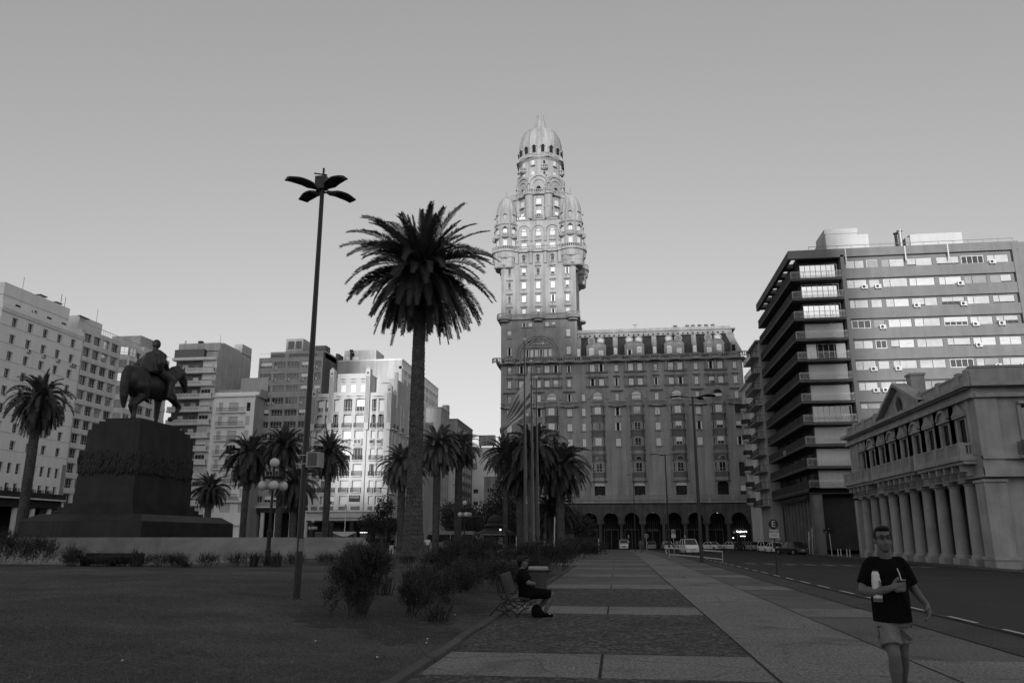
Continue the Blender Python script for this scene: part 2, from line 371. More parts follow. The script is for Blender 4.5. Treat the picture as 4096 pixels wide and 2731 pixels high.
# big cornice + balustrade at 38.4
b=MB(); b.box(-24.9,27.6,-.7,0,38.25,38.45,stone2); b.box(-24.8,27.5,-.6,0,38.0,38.245,grime)
b.box(-24.9,-24,0,16.6,38.15,38.45,stone2); b.box(27.2,27.9,0,33,38.15,38.45,stone2)
for x in bays+sing+tsing+[-18.55,-13.0]: b.cyl(x,-.3,38.15,38.5,1.25,stone2,16)
b.build('cornice',pal)
b=MB(); xs=sorted(bays+sing+tsing+[-18.55,-13.0,-24.7,27.3])
for i in range(len(xs)-1):
    if xs[i+1]-xs[i]>2.6: b.balus(xs[i]+1.1,xs[i+1]-1.1,38.5,39.5,-.5,stone2,.38)
for x in xs: b.ringbalus(x,-.3,1.1,38.5,39.5,stone2,10,PI,2*PI)
for z in (0,): b.box(-25,-24.8,-.5,16.6,38.45,39.5,stone2)
b.build('balustrade',pal)
# lower ledge + balustrade at 8.6
b=MB(); b.box(-25.3,27.4,-3.9,0,8.35,8.75,stone2); b.box(-25.2,27.3,-3.7,-.1,9.0,9.1,stone)
for i in range(13):
    x=-25+4.35*i; b.box(x-.3,x+.3,-4.0,-3.55,8.75,10.0,stone2)
    if i<12: b.balus(x+.3,x+4.05,8.8,9.9,-3.75,stone2,.33)
b.build('terrace_balustrade',pal)
# arcade wall at y=-3.6
ac_c=[-24.9+0*1]+[-20.7,-16.5,-12.3,-5.35,-1.17,3.0,7.17,11.34,15.5,19.68,23.85]
b=MB(); y0=-3.5; sp=4.95; r=1.5
edges=[-25.3]+[v for c in ac_c[1:] for v in (c-r,c+r)]+[27.4]
for i in range(0,len(edges),2): 
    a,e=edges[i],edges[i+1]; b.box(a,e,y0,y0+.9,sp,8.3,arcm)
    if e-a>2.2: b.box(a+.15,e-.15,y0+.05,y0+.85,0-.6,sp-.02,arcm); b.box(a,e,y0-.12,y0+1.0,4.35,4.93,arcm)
    else:
        c=(a+e)/2
        for dy in (.1,.75): b.lathe([(.42,-.6),(.42,-.1),(.33,0),(.3,3.7),(.34,3.9),(.5,4.2),(.55,4.35)],c,y0+dy,arcm,10)
        b.box(c-.68,c+.68,y0-.12,y0+1.0,4.35,4.93,arcm)
for c in ac_c[1:]:
    n=10
    for i in range(n):
        a0=PI*i/n; a1=PI*(i+1)/n
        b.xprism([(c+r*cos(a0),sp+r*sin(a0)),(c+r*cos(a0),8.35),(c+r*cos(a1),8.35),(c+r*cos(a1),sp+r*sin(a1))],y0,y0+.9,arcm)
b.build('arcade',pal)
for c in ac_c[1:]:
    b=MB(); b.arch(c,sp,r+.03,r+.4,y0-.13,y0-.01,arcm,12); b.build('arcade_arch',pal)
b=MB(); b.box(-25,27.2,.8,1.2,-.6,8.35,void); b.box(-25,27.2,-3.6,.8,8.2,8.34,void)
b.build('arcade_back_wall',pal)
for c in ac_c[1:]:
    b=MB(); b.box(c-1.5,c+1.5,.72,.8,3.2,3.32,stoned); b.box(c-1.45,c-1.35,.7,.8,-.5,3.2,stoned); b.box(c+1.35,c+1.45,.7,.8,-.5,3.2,stoned); b.box(c-.05,c+.05,.7,.8,-.5,3.2,stoned)
    for i in range(7): b.box(c-1.3+i*.42,c-1.26+i*.42,.72,.78,3.3,5.9,stoned)
    b.build('shopfront',pal)
for c in (-5.35,-1.17,7.17,19.68): b=MB(); b.sphere((c+.3,-1.8,6.5),.2,lit,8,4,.4); b.build('arcade_lamp',pal)
b=MB(); b.box(6.0,8.4,.4,.5,2.75,3.45,signd); o=b.build('shop_sign',pal); text('TOURS',.62,mat('sign_letter',.2,.6,0),o,(7.2,.38,3.1))
b=MB(); b.box(23.0,23.45,.4,.5,2.45,2.95,signw); o=b.build('shop_sign',pal); text("Cogliano's",.5,litw,o,(24.7,.3,2.85)); b=MB(); b.box(24.4,25.4,.4,.45,1.9,2.0,litw); b.box(22.9,23.1,.4,.45,1.5,1.7,litw); b.build('shop_lamp',pal)
# mansard
b=MB(); x0,x1=-7.3,27.0
b.mesh([(x0,.6,39.4),(x1,.6,39.4),(x1-2.0,1.7,44.0),(x0,1.7,44.0),(x1,32,39.4),(x1-2,31,44)],[(0,1,2,3),(1,4,5,2)],slate)
b.build('mansard_roof',pal)
b=MB(); b.box(x0,x1-1.3,1.1,31,44.0,44.9,stone2); b.box(x0,x1-.6,.8,31.5,44.9,45.15,stone2); b.box(x0,x1-1.5,1.3,31,45.15,45.75,stone)
for i in range(30): b.box(x0+.5+i*1.05,x0+.8+i*1.05,1.02,1.1,44.1,44.45,void)
b.build('roof_cornice',pal)
for x in sing+[-7.0]:
    b=MB(); w=.52; b.mesh([(x-w,.3,39.4),(x+w,.3,39.4),(x+w,1.35,44.1),(x-w,1.35,44.1),(x-w,1.2,39.4),(x+w,1.2,39.4),(x+w,1.9,44.1),(x-w,1.9,44.1)],[(0,1,2,3),(1,5,6,2),(4,0,3,7),(3,2,6,7)],stone2)
    b.cyl(x,.45,39.4,41.5,.52,stone,12); b.sphere((x,.45,41.5),.52,stone,12,6); b.box(x-.35,x+.35,-.2,-.1,39.6,41.2,white if x<20 else void); b.build('roof_pier',pal)
b=MB(); b.mesh([(25.9,.2,39.4),(27.6,.2,39.4),(25.6,1.4,44.3),(24.2,1.4,44.3),(27.6,1.8,39.4),(25.6,2.4,44.3)],[(0,1,2,3),(1,4,5,2)],stone2); b.build('roof_hip',pal)
for k,x in enumerate(bays):
    b=MB(); b.xprism([(x-2.1,39.4),(x+2.1,39.4),(x+2.1,41.6),(x+1.5,42.4),(x+.5,42.55),(x,42.25),(x-.5,42.55),(x-1.5,42.4),(x-2.1,41.6)],.2,1.5,stone)
    b.tube([(x-2.1,.2,41.6),(x-1.5,.15,42.4),(x-.5,.15,42.6),(x,.15,42.3),(x+.5,.15,42.6),(x+1.5,.15,42.4),(x+2.1,.2,41.6)],.17,stone2,6)
    for s in (-1.03,1.03): b.arch(x+s,40.9,.62,.85,.08,.2,stone2,10); b.disc(x+s,40.9,.6,.15,white if (k+s)%2<1 else glass)
    for s in (-1.0,1.0):
        b.arch(x+s,43.2,.55,.85,1.0,1.6,stone2,16,0,2*PI); b.disc(x+s,43.2,.55,1.1,bright if (k*2+s)%3<1.5 else glass,14,0,2*PI)
    b.build('dormer',pal)
    for s in (-1.03,1.03): window(pal,x+s,39.5,1.1,1.35,rnd.choice(['sh','o','b']),.17,sill=False)
b=MB(); b.box(7.8,12.6,12,14,45.75,48.2,mgrey)
b.build('rooftop_hut',pal)
for x in (14,16.6,17.8,19.2,20.6,22.0): b=MB(); b.lathe([(.9,45.75),(.7,46.1),(.35,46.15),(.35,46.45),(.5,46.5)],x,3,dgrey,10); b.build('roof_vent',pal)
b=MB(); b.tube([(5.3,2,45.7),(5.3,2,46.6)],.04,iron,5); b.lathe([(.05,46.5),(.5,46.8)],5.3,2,ac,10); b.build('satellite_dish',pal)
# ---------------- tower
tw=MB(); hl=[]; twn=[]
def tadd(x,z0,z1,W,k=None,**kw): hl.append((x-W/2,x+W/2,z0,z1)); twn.append((x,z0,W,z1-z0,k or rnd.choice(['sh','b','sh','g','o']),kw))
for x in (-22.14,-9.2):
    tadd(x,44.2,45.9,.9); tadd(x,40.2,42,.95)
for x in (-18.9,-17.5,-13.8,-12.4): tadd(x,46.6,47.6,.85)
for i in range(6): tadd(-18.2+i*1.0,39.75,41.5,.72,rnd.choice(['sh','sh','o']))
for i,h in enumerate((1.0,1.4,1.6,1.4,1.0)): tadd(-17.75+i*1.0,42.6,42.6+h,.6,rnd.choice(['sh','b','g']))
for x in (-22.15,-18.9,-15.7,-12.42,-9.2):
    for z in (52.25,55.4,58.6): tadd(x,z,z+1.6,.85 if abs(x+15.7)<5 else .7)
    if abs(x+15.7)<5: tadd(x,61.6,63.0,.85,'g'); 
    tadd(x,49.5,50.7,.8)
tw.wall(-24,-7.3,39.3,64.2,hl,stone,0,.3)
tw.face([(-7.3,0,39.3),(-7.3,16.6,39.3),(-7.3,16.6,64.2),(-7.3,0,64.2)],stone); tw.face([(-24,16.6,39.3),(-24,0,39.3),(-24,0,64.2),(-24,16.6,64.2)],stone)
tw.box(-23.96,-7.34,.45,16.55,39.45,64.15,stone)
for x in (-23.2,-20.5,-17.3,-14.05,-10.8,-8.1): tw.box(x-.3,x+.3,-.1,0,50,63.5,stone)
for x in (-20.5,-17.3,-14.05,-10.8): tw.cyl(x,-.1,61.2,64.1,.42,stone2,8,.5)
tw.build('tower_shaft',pal)
for x,z0,W,H,k,kw in twn: window(pal,x,z0,W,H,k,.25,stone2)
for x in (-22.15,-18.9,-15.7,-12.42,-9.2):
    for z in (51.0,54.1,57.3,60.55):
        if z<60 or abs(x+15.7)<5: b=MB(); b.box(x-.72,x+.72,-.42,0,z,z+.1,stone2); b.box(x-.75,x+.75,-.46,0,z+.103,z+.2,grime); b.build('window_hood',pal)
    if abs(x+15.7)<5: b=MB(); b.arch(x,63.0,.4,.55,-.15,.05,stone2,8); b.disc(x,63.0,.42,-.02,glass,8); b.build('window_arch',pal)
# great arch
b=MB(); b.arch(TX-.1,39.6,4.2,4.55,-.35,0,stone2,28); b.arch(TX-.1,39.6,4.75,5.35,-.25,0,stone2,28); b.arch(TX-.1,39.6,3.7,3.95,-.12,0,stone2,28); b.box(TX-3.3,TX+3.1,-.3,0,41.8,42.1,stone2); b.build('great_arch',pal)
# ring balcony 48.2
def sq(o,cx=TX,cy=TY,h=8.35): return [(cx-h-o,cy-h-o),(cx+h+o,cy-h-o),(cx+h+o,cy+h+o),(cx-h-o,cy+h+o)]
b=MB(); b.prism(sq(.7),48.15,48.45,stone2)
for x in (-23.2,-15.7,-8.1): b.cyl(x,-.4,48.1,48.45,1.6,stone2,16); b.cyl(x,-.3,47.7,48.1,1.1,stone2,12)
b.cyl(-7.3,4,48.1,48.45,1.9,stone2); b.cyl(-7.3,13,48.1,48.45,1.9,stone2)
for x in (-23.2,-15.7,-8.1): b.ringbalus(x,-.4,1.5,48.45,49.45,stone2,12,PI,2*PI)
b.balus(-21.7,-17.2,48.45,49.45,-.55,stone2); b.balus(-14.2,-9.6,48.45,49.45,-.55,stone2); b.box(-6.8,-6.6,-.5,17,48.45,49.4,stone2); b.box(-24.9,-24.7,-.5,17,48.45,49.4,stone2)
b.build('tower_balcony',pal)
# big balcony 64.1, with bartizans under the turrets
b=MB(); b.prism(sq(.55),63.9,64.3,stone2)
for x in (-20.5,-17.3,-14.05,-10.8): b.cyl(x,-.35,63.9,64.35,.7,stone2,10); b.ringbalus(x,-.35,.62,64.3,65.25,stone2,8,PI,2*PI)
for x in (-18.9,-15.7,-12.4): b.balus(x-1.0,x+1.0,64.3,65.25,-.45,stone2,.35)
b.build('tower_balcony',pal)
for k,(tx,ty) in enumerate(((-23.0,1.6),(-8.25,1.6),(-23.0,15),(-8.25,15))):
    sx=-1 if tx<TX else 1; sy=-1 if ty<TY else 1
    t=MB()
    t.lathe([(2.9,62.6),(3.1,62.8),(3.1,63.9),(3.5,64.0),(3.5,64.3)],tx,ty,stone,24); t.ringbalus(tx,ty,3.35,64.3,65.25,stone2,24)
    for a in (0,PI/2,PI,1.5*PI): t.lathe([(1.2,62.4),(1.35,62.6),(1.35,63.9)],tx+1.9*cos(a),ty+1.9*sin(a),stone,14)
    ox,oy=tx+.35*sx,ty+.35*sy
    t.lathe([(2.0,60.8),(2.3,60.95),(2.3,62.6)],ox,oy,stone,18)
    for a in (PI/4,3*PI/4,5*PI/4,7*PI/4): t.lathe([(1.05,60.3),(1.25,60.5),(1.25,61.5),(1.33,61.6),(1.33,62.6)],ox+1.5*cos(a),oy+1.5*sin(a),stone,14)
    t.cyl(ox,oy,59.5,60.5,1.1,stoned,12)
    t.lathe([(2.45,64.3),(2.45,70.6),(2.8,70.8),(2.85,71.1),(2.5,71.3)],tx,ty,stone,24)
    for i in range(8): a=PI/8+i*PI/4; t.cyl(tx+2.45*cos(a),ty+2.45*sin(a),67.6,70.8,.22,stone2,8)
    t.lathe([(2.45,71.3),(2.42,72.5),(2.35,73.8),(2.15,75.2),(1.75,76.6),(1.15,77.7),(.5,78.3),(.3,78.6)],tx,ty,stone,32,ribs=16,ra=.05)
    t.tube([(tx,ty,78.4),(tx,ty,79.8)],.03,iron,4)
    o=t.build('turret',pal)
    if sy<0:
      for i in range(8):
        a=i*PI/4
        if sin(a)>.5: continue
        for z0,H,k2 in ((65.3,1.55,'f'),(68.1,1.5,'f'),(72.0,1.0,'g')):
            W=.85 if z0<72 else .45; rr=2.5 if z0<72 else 2.45
            q=inst('turret_window',winmesh(W,H,k2,False,arch=(z0>68),sm=stone2)[0],o,(tx+rr*cos(a),ty+rr*sin(a),z0),a+PI/2)
            cm=winmesh(W,H,k2,False,arch=(z0>68),sm=stone2)[1]
            if cm: q2=inst('blind',cm,q)
        bb=MB(); bb.lathe([(.5,67.3),(.75,67.5),(.75,67.6)],tx+2.55*cos(a),ty+2.55*sin(a),stone2,10); bb.ringbalus(tx+2.55*cos(a),ty+2.55*sin(a),.68,67.6,68.3,stone2,8,a-PI/2,a+PI/2); bb.build('turret_balcony',o)
# mid level between turrets
b=MB(); hl=[]
for x in (-18.9,-15.65,-12.4): hl+=[(x-.6,x+.6,65.3,66.6),(x-.55,x+.55,68.1,69.4)]
b.wall(-21.5,-9.8,64.2,72.0,hl,stone,.8,.3); b.box(-22.5,-8.84,1.25,15.6,64.25,72.0,stone)
b.face([(-8.8,1.25,64.2),(-8.8,15.6,64.2),(-8.8,15.6,72),(-8.8,1.25,72)],stone)
for x in (-18.9,-15.65,-12.4):
    b.arch(x,69.4,1.25,1.55,.5,.8,stone2,14); b.arch(x,69.4,.56,.75,.6,.8,stone2,10); b.disc(x,69.4,.55,.78,bright,10); b.balus(x-.75,x+.75,67.2,68.05,.45,stone2,.28); b.box(x-.8,x+.8,.35,.8,67.0,67.2,stone2)
for x in (-20.5,-17.27,-14.03,-10.8): b.cyl(x,.75,67.2,69.6,.3,stone2,10); b.sphere((x,.75,67.1),.38,stone2,8,5)
b.xprism([(-21.5,72)]+[(-18.9+3.25*k+1.5*cos(PI-PI*i/6),72+.35*sin(PI*i/6)) for k in range(3) for i in range(7)]+[(-9.8,72)],.5,1.4,stone2)
b.box(-20.7,-18.2,2.5,5,72,73.6,white); b.box(-12.6,-10.4,2.5,5,72,73.4,glass)
b.build('tower_gallery',pal)
for x in (-18.9,-15.65,-12.4):
    window(pal,x,65.3,1.2,1.3,'f',1.05,sill=False); window(pal,x,68.1,1.1,1.3,'f',1.05,sill=False)
# upper octagon with hanging cylinders
b=MB(); b.lathe([(5.5,72),(5.5,79)],TX,TY,stone,32)
for i in range(8):
    a=PI/8+i*PI/4; cx=TX+5.9*cos(a); cy=TY+5.9*sin(a)
    b.lathe([(.85,73.0),(.98,73.15),(.98,75.7),(1.06,75.8),(1.06,76.2),(.98,76.3),(.98,78.8),(1.1,79)],cx,cy,stone,16)
    b.tube([(cx,cy,73.1),(TX+5.3*cos(a+.04),TY+5.3*sin(a+.04),71.6)],.18,stone2,6)
b.build('upper_drum',pal)
for i in range(8):
    a=-PI/2+i*PI/4
    if sin(a)>.3: continue
    for z0,H,W,k2 in ((76.6,1.5,1.15,'f'),(73.9,1.3,1.05,'b')):
        q=window(pal,TX+5.62*cos(a),z0,W,H,k2,TY+5.62*sin(a),stone2); q.rotation_euler[2]=a+PI/2
    bb=MB(); cx,cy=TX+5.6*cos(a),TY+5.6*sin(a); bb.lathe([(.4,73),(.85,73.15),(.85,73.25)],cx,cy,stone2,10); bb.ringbalus(cx,cy,.78,73.25,73.95,stone2,10,a-PI/2,a+PI/2); bb.build('balcony',pal)
b=MB(); b.lathe([(5.5,79),(6.3,79.1),(6.4,79.35),(5.5,79.4)],TX,TY,stone2,32)
for i in range(8):
    a=PI/8+i*PI/4; cx=TX+6.0*cos(a); cy=TY+6.0*sin(a); b.cyl(cx,cy,79.0,79.42,1.3,stone2,14); b.ringbalus(cx,cy,1.2,79.4,80.4,stone2,12,a-PI*.55,a+PI*.55)
b.ringbalus(TX,TY,6.2,79.4,80.35,stone2,48); b.build('tower_balcony',pal)
b=MB(); b.lathe([(5.6,79.4),(5.5,81.5),(5.1,84.2),(5.1,84.6)],TX,TY,stone,32)
for i in range(8):
    a=-PI/2+i*PI/4; M=Matrix.Translation((TX,TY,0))@Matrix.Rotation(a+PI/2,4,'Z'); q=MB()
    q.arch(0,82.0,2.0,2.55,-5.75,-4.6,stone2,16); q.arch(0,81.6,1.4,1.7,-5.7,-5.2,stone2,16); q.disc(0,82.0,2.05,-5.45,stone2,16); q.box(-2.5,2.5,-5.45,-4.6,79.4,82.0,stone)
    q.disc(0,80.9,.5,-5.55,void,10); q.box(-.5,.5,-5.56,-5.46,79.6,80.9,void); q.arch(0,80.9,.5,.7,-5.62,-5.46,stone2,10)
    n=len(b.v); 
    for vs in [q]: b.v+= [tuple(M@Vector(p)) for p in q.v]; b.f+=[tuple(n+j for j in f) for f in q.f]; b.m+=[b.mi(q.ms[j]) for j in q.m]
b.build('lunette_tier',pal)
b=MB(); b.lathe([(5.05,83.5),(5.05,89.0)],TX,TY,stone,40); 
b.build('lantern_drum',pal)
for i in range(12):
    a=-PI/2+PI/12+i*PI/6
    if sin(a)>.3: continue
    for z0,H in ((87.0,1.3),(84.4,1.0)):
        q=window(pal,TX+5.12*cos(a),z0,.72,H,'f' if i%3 else 'g',TY+5.12*sin(a),stone2); q.rotation_euler[2]=a+PI/2
    if i%2==0:
        bb=MB(); cx,cy=TX+5.15*cos(a),TY+5.15*sin(a); bb.lathe([(.4,85.6),(.85,85.85),(.85,85.95)],cx,cy,stone2,10); bb.ringbalus(cx,cy,.78,85.95,86.75,stone2,10,a-PI/2,a+PI/2); bb.build('balcony',pal)
b=MB(); oc=[(TX+6.1*cos(PI/8*0+i*PI/4+PI/8),TY+6.1*sin(i*PI/4+PI/8)) for i in range(8)]
b.prism(oc,88.9,89.2,stone2); b.lathe([(5.05,88.4),(5.6,88.9)],TX,TY,stone2,32); b.ringbalus(TX,TY,5.6,89.2,90.2,stone2,8,PI/8,2*PI+PI/8)
b.build('tower_balcony',pal)
b=MB(); b.lathe([(5.2,89.2),(5.25,92.5),(5.1,94.2),(4.7,96),(3.9,97.4),(2.8,98.3),(1.8,98.7),(1.65,98.9)],TX,TY,stone,64,ribs=16,ra=.025)
for i in range(16):
    a=i*PI/8+PI/16; M=Matrix.Translation((TX,TY,0))@Matrix.Rotation(a+PI/2,4,'Z'); q=MB()
    q.box(-.38,.38,-5.45,-5.2,90.2,91.8,void); q.disc(0,91.8,.38,-5.45,void,8); q.arch(0,91.8,.38,.62,-5.55,-5.1,stone2,8); q.box(-1.0,-.62,-5.4,-5.1,91.4,91.6,stone2)
    n=len(b.v); b.v+= [tuple(M@Vector(p)) for p in q.v]; b.f+=[tuple(n+j for j in f) for f in q.f]; b.m+=[b.mi(q.ms[j]) for j in q.m]
b.build('dome',pal,smooth=False)
b=MB(); b.lathe([(1.75,98.7),(1.7,98.95),(1.62,99.0),(.82,102.3),(.9,102.5),(.85,102.6),(.3,102.75)],TX,TY,stone2,10)
for i in range(10): a=i*2*PI/10; b.tube([(TX+1.64*cos(a),TY+1.64*sin(a),98.95),(TX+.84*cos(a),TY+.84*sin(a),102.3)],.035,stone2,4)
b.build('lantern_spire',pal)
# ------------------------------------------------------------------ MODERN BLOCK (right)
mod=empty('apartment_block',(26.2,112.5,0),0,'modern concrete apartment block with corner balconies and long window strips, behind the colonnaded house','apartment block')
lv=[8.2+3.0*i for i in range(11)]  # 8.2..38.2
b=MB(); wins=[]
L_=34.0; x0=7.7
xsw=[(7.95,10.55),(10.9,12.4),(12.9,16.1),(16.4,19.9),(20.4,23.5),(23.8,26.8),(27.2,30.1)]
holes=[]
for k,z in enumerate(lv):
    for i,(a,e) in enumerate(xsw): holes.append((a,e,z+1.3,z+2.5))
b.wall(7.3,30.6,8.2,42.3,holes,slabm,.4,.12)
b.box(7.3,30.6,.9,27,0,42,slabm); b.box(30.6,60,.0,27,0,42.3,slabm)
for k,z in enumerate(lv): 
    b.box(7.7,30.6,-.05,.4,z-.35,z+1.2,slabm)
b.box(7.2,7.7,-.1,.6,8.0,41.5,slabm); b.box(30.5,31.1,-.15,.6,8,42.3,slabm)
b.box(1.6,7.3,1.6,27,0,42.0,darkc)
b.build('wall',mod)
b=MB(); b.box(0,31.5,-.1,.6,41.2,42.45,slabm); b.box(0,.5,.6,27.5,41.2,42.45,slabd)
for i in range(6): b.box(.5,1.6,4.6+i*4.2,6.1+i*4.2,41.3,42.0,slabm)
b.box(.5,7.3,.6,1.6,41.9,42.4,slabm)
b.build('roof_frame',mod)
for k,z in enumerate(lv):
    for i,(a,e) in enumerate(xsw):
        r_=rnd.random(); c=(a+e)/2
        o=inst('window',winmesh(e-a-.02,1.18,'g',False,fr=slabm if r_<.8 else white)[0],mod,(c,.5,z+1.31))
        mm_=rnd.choice([bright,br2,br3,bright,br3]); W_=e-a-.02; q=MB(); f_=rnd.choice([1,1,1,.85,.6])
        if r_<.93:
            nn=2 if W_>2 else 1; sp_=rnd.choice([.28,.5,.35])
            for (p_,q_) in (((0,sp_),(sp_,1)) if nn==2 else ((0,1),)):
                h0=1.13*(1-(f_ if rnd.random()<.6 else 1)); q.box(-W_/2+.07+W_*p_*.97,-W_/2+W_*q_*.97,-.1,-.075,.05+h0,1.12,rnd.choice([mm_,mm_,br3]))
                for j in range(4): hh=.1+h0+rnd.random()*(.95-h0); x0_=rnd.uniform(p_,q_-.1); q.box(-W_/2+.07+W_*x0_,-W_/2+W_*min(q_*.97,x0_+rnd.uniform(.05,.3)),-.104,-.1,hh,hh+.025,br2)
            q.build('blind',o)
        if k>2 and rnd.random()<.22: inst('ac_unit',acunit(),mod,(e-.5 if rnd.random()<.6 else a+.4,-.06,z+.95))
gtypes=['v','f','v','g','f','v','o','v','g','m','f']
for k,z in enumerate(lv):
    b=MB(); b.box(0,7.3,0,1.75,z-.36,z,slabd); b.box(0,1.75,1.75,27,z-.36,z,slabd)
    b.build('balcony_slab',mod)
    b=MB(); 
    for h in (.95,1.05): b.box(.1,7.2,.05,.1,z+h-.03,z+h,steel)
    b.box(.1,7.2,.05,.1,z+.12,z+.15,steel)
    for i in range(5): b.box(.1+i*1.77,.15+i*1.77,.05,.1,z,z+1.05,steel)
    for i in range(46): b.box(.1+i*.155,.122+i*.155,.06,.085,z+.12,z+.95,steel)
    b.box(.05,.1,.1,27,z+.0,z+1.0,darkc); b.box(.03,.12,.1,27,z+1.0,z+1.05,slabd)
    for i in range(18): b.box(.0,.05,1.5*i+.1,1.5*i+.16,z,z+1.0,slabd)
    b.build('balcony_rail',mod)
    t=gtypes[k]; H=2.45; 
    gl=mglass if t in('m','g') and k>7 else glass
    if k in (9,10): o=inst('corner_window',winmesh(5.3,H,'g',False,gl=mglass)[0],mod,(4.4,1.55,z+.02))
    else:
        me,cm=winmesh(5.3,H,t if t!='m' else 'g',False,gl=mglass if k==8 else glass); o=inst('corner_window',me,mod,(4.4,1.55,z+.02))
        if cm: inst('blind',cm,o)
    for j in range(5):
        o=inst('side_window',winmesh(3.2,2.3,'g',False,gl=glass,fr=darkc)[0],mod,(1.55,4.5+j*4.6,z+.02),-PI/2)
# a tree silhouette does not belong to the flat: only its glass reflects.
b=MB(); b.box(0,7.3,0,27,7.6,7.8,darkc); b.box(0,30,0,.4,7.4,8.2,darkc)
for i in range(9): b.box(.4,1.3,1.5+i*2.2,2.1+i*2.2,-.6,7.6,stoned)
b.box(.4,1.6,.2,1.4,-.6,7.6,stoned)
for i in range(7): b.box(9+i*3.2,9.1+i*3.2,3,3.1,-.6,7.5,stoned)
b.box(1.5,30,3.2,3.3,-.6,7.6,void); b.build('ground_floor',mod)
o=inst('street_number',MB().me('e'),mod,(0,0,0)); text('919',1.3,signw,o,(-.08,13.5,14.2),-PI/2); 
o2=inst('shop_sign',MB().me('e2'),mod,(0,0,0)); bb=MB(); bb.box(-.12,0,2,19,6.7,7.3,signd); o3=bb.build('sign_board',mod)
b=MB(); b.box(6.6,11.2,4,9,42.3,47.0,cream2); b.box(6.5,11.3,3.9,9.1,46.3,47.1,cream2); b.box(11.2,12.9,4.3,9,42.3,46.2,cream2); b.mesh([(6.6,4,42.3),(6.6,4,46.9),(6.6,9,42.3),(5.2,7.5,44.2)],[(0,1,3),(0,3,2),(1,2,3)],grey); b.build('penthouse',mod)
b=MB(); b.box(18.7,26.0,4,9,42.3,45.7,cream2); b.box(18.1,18.7,4.2,9,42.3,45.3,grey); b.build('penthouse',mod)
b=MB(); b.cyl(17.5,4.5,42.3,46.4,.28,steel,10); b.cyl(17.5,4.5,46.4,46.6,.42,steel,10); b.cyl(16.9,4.5,42.3,46.0,.22,iron,8); b.cyl(16.9,4.5,46.0,46.2,.34,iron,8); b.build('flue',mod)
b=MB(); b.tube([(3,0.2,43.0),(31,.2,43.0)],.04,steel,5)
for i in range(15): b.tube([(3+2*i,.2,42.3),(3+2*i,.2,43.0)],.03,steel,4)
for x in (8,16.2,22): b.tube([(x,-.12,42.4),(x,-.12,40.2)],.09,ac,6)
b.build('roof_rail',mod)
# far end blocks of the right street side (balconies, then the narrow light building)
def sidebalcony_block(name,y0,y1,h,m,label,cat,bal,z0,step,n,rounded,depth,bm):
    o=empty(name,(26.2,y1,0),-PI/2,label,cat); W=y1-y0   # local x runs toward -Y
    b=MB(); hl=[]; ws=[]
    for k in range(n):
        z=z0+k*step
        for u in (W*.3,W*.72): hl.append((u-.6,u+.6,z+.2,z+2.2)); ws.append((u,z+.2,1.2,2.0))
    b.wall(0,W,0,h,hl,m,0,.3); b.box(.02,W-.02,.6,13.9,-.6,h-.02,m); b.face([(0,0,-.6),(0,14,-.6),(0,14,h),(0,0,h)],m); b.face([(W,0,-.6),(W,0,h),(W,14,h),(W,14,-.6)],m); b.box(-.2,W+.2,-.6,.2,h-.3,h,m); b.build('wall',o)
    for w in ws: window(o,w[0],w[1],w[2],w[3],rnd.choice(['sh','g','b']),.25,sill=False)
    for k in range(n):
        z=z0+k*step; b=MB()
        if rounded:
            b.lathe([(.9,z-.5),(1.5,z-.1),(1.5,z)],W*.5,0,m,14,PI,2*PI); b.lathe([(1.45,z),(1.45,z+.95)],W*.5,0,bm,14,PI,2*PI)
            b.box(W*.15,W*.85,-.5,0,z-.15,z,m)
        else:
            b.box(.3,W-.3,-depth,0,z-.12,z,m)
            for i in range(int(W/.35)): b.box(.3+i*.35,.34+i*.35,-depth,-depth+.04,z,z+1,bm)
            b.box(.3,W-.3,-depth,-depth+.05,z+.95,z+1.02,bm)
            for e in (.3,W-.35):
                for i in range(int(depth/.3)): b.box(e,e+.04,-depth+i*.3,-depth+.04+i*.3,z,z+1,bm)
                b.box(e,e+.05,-depth,0,z+.95,z+1.02,bm)
        b.build('balcony',o)
    return o
sidebalcony_block('balcony_block',140.5,150,36,grey,'narrow block with a stack of dark railed balconies beside the modern concrete block','apartment block',1,7.0,2.9,10,False,1.4,iron)
sidebalcony_block('narrow_building',150.2,163,31,cream,'pale narrow building with small rounded balconies between the palace and the balcony block','building',1,8.0,3.0,7,True,1.2,iron)
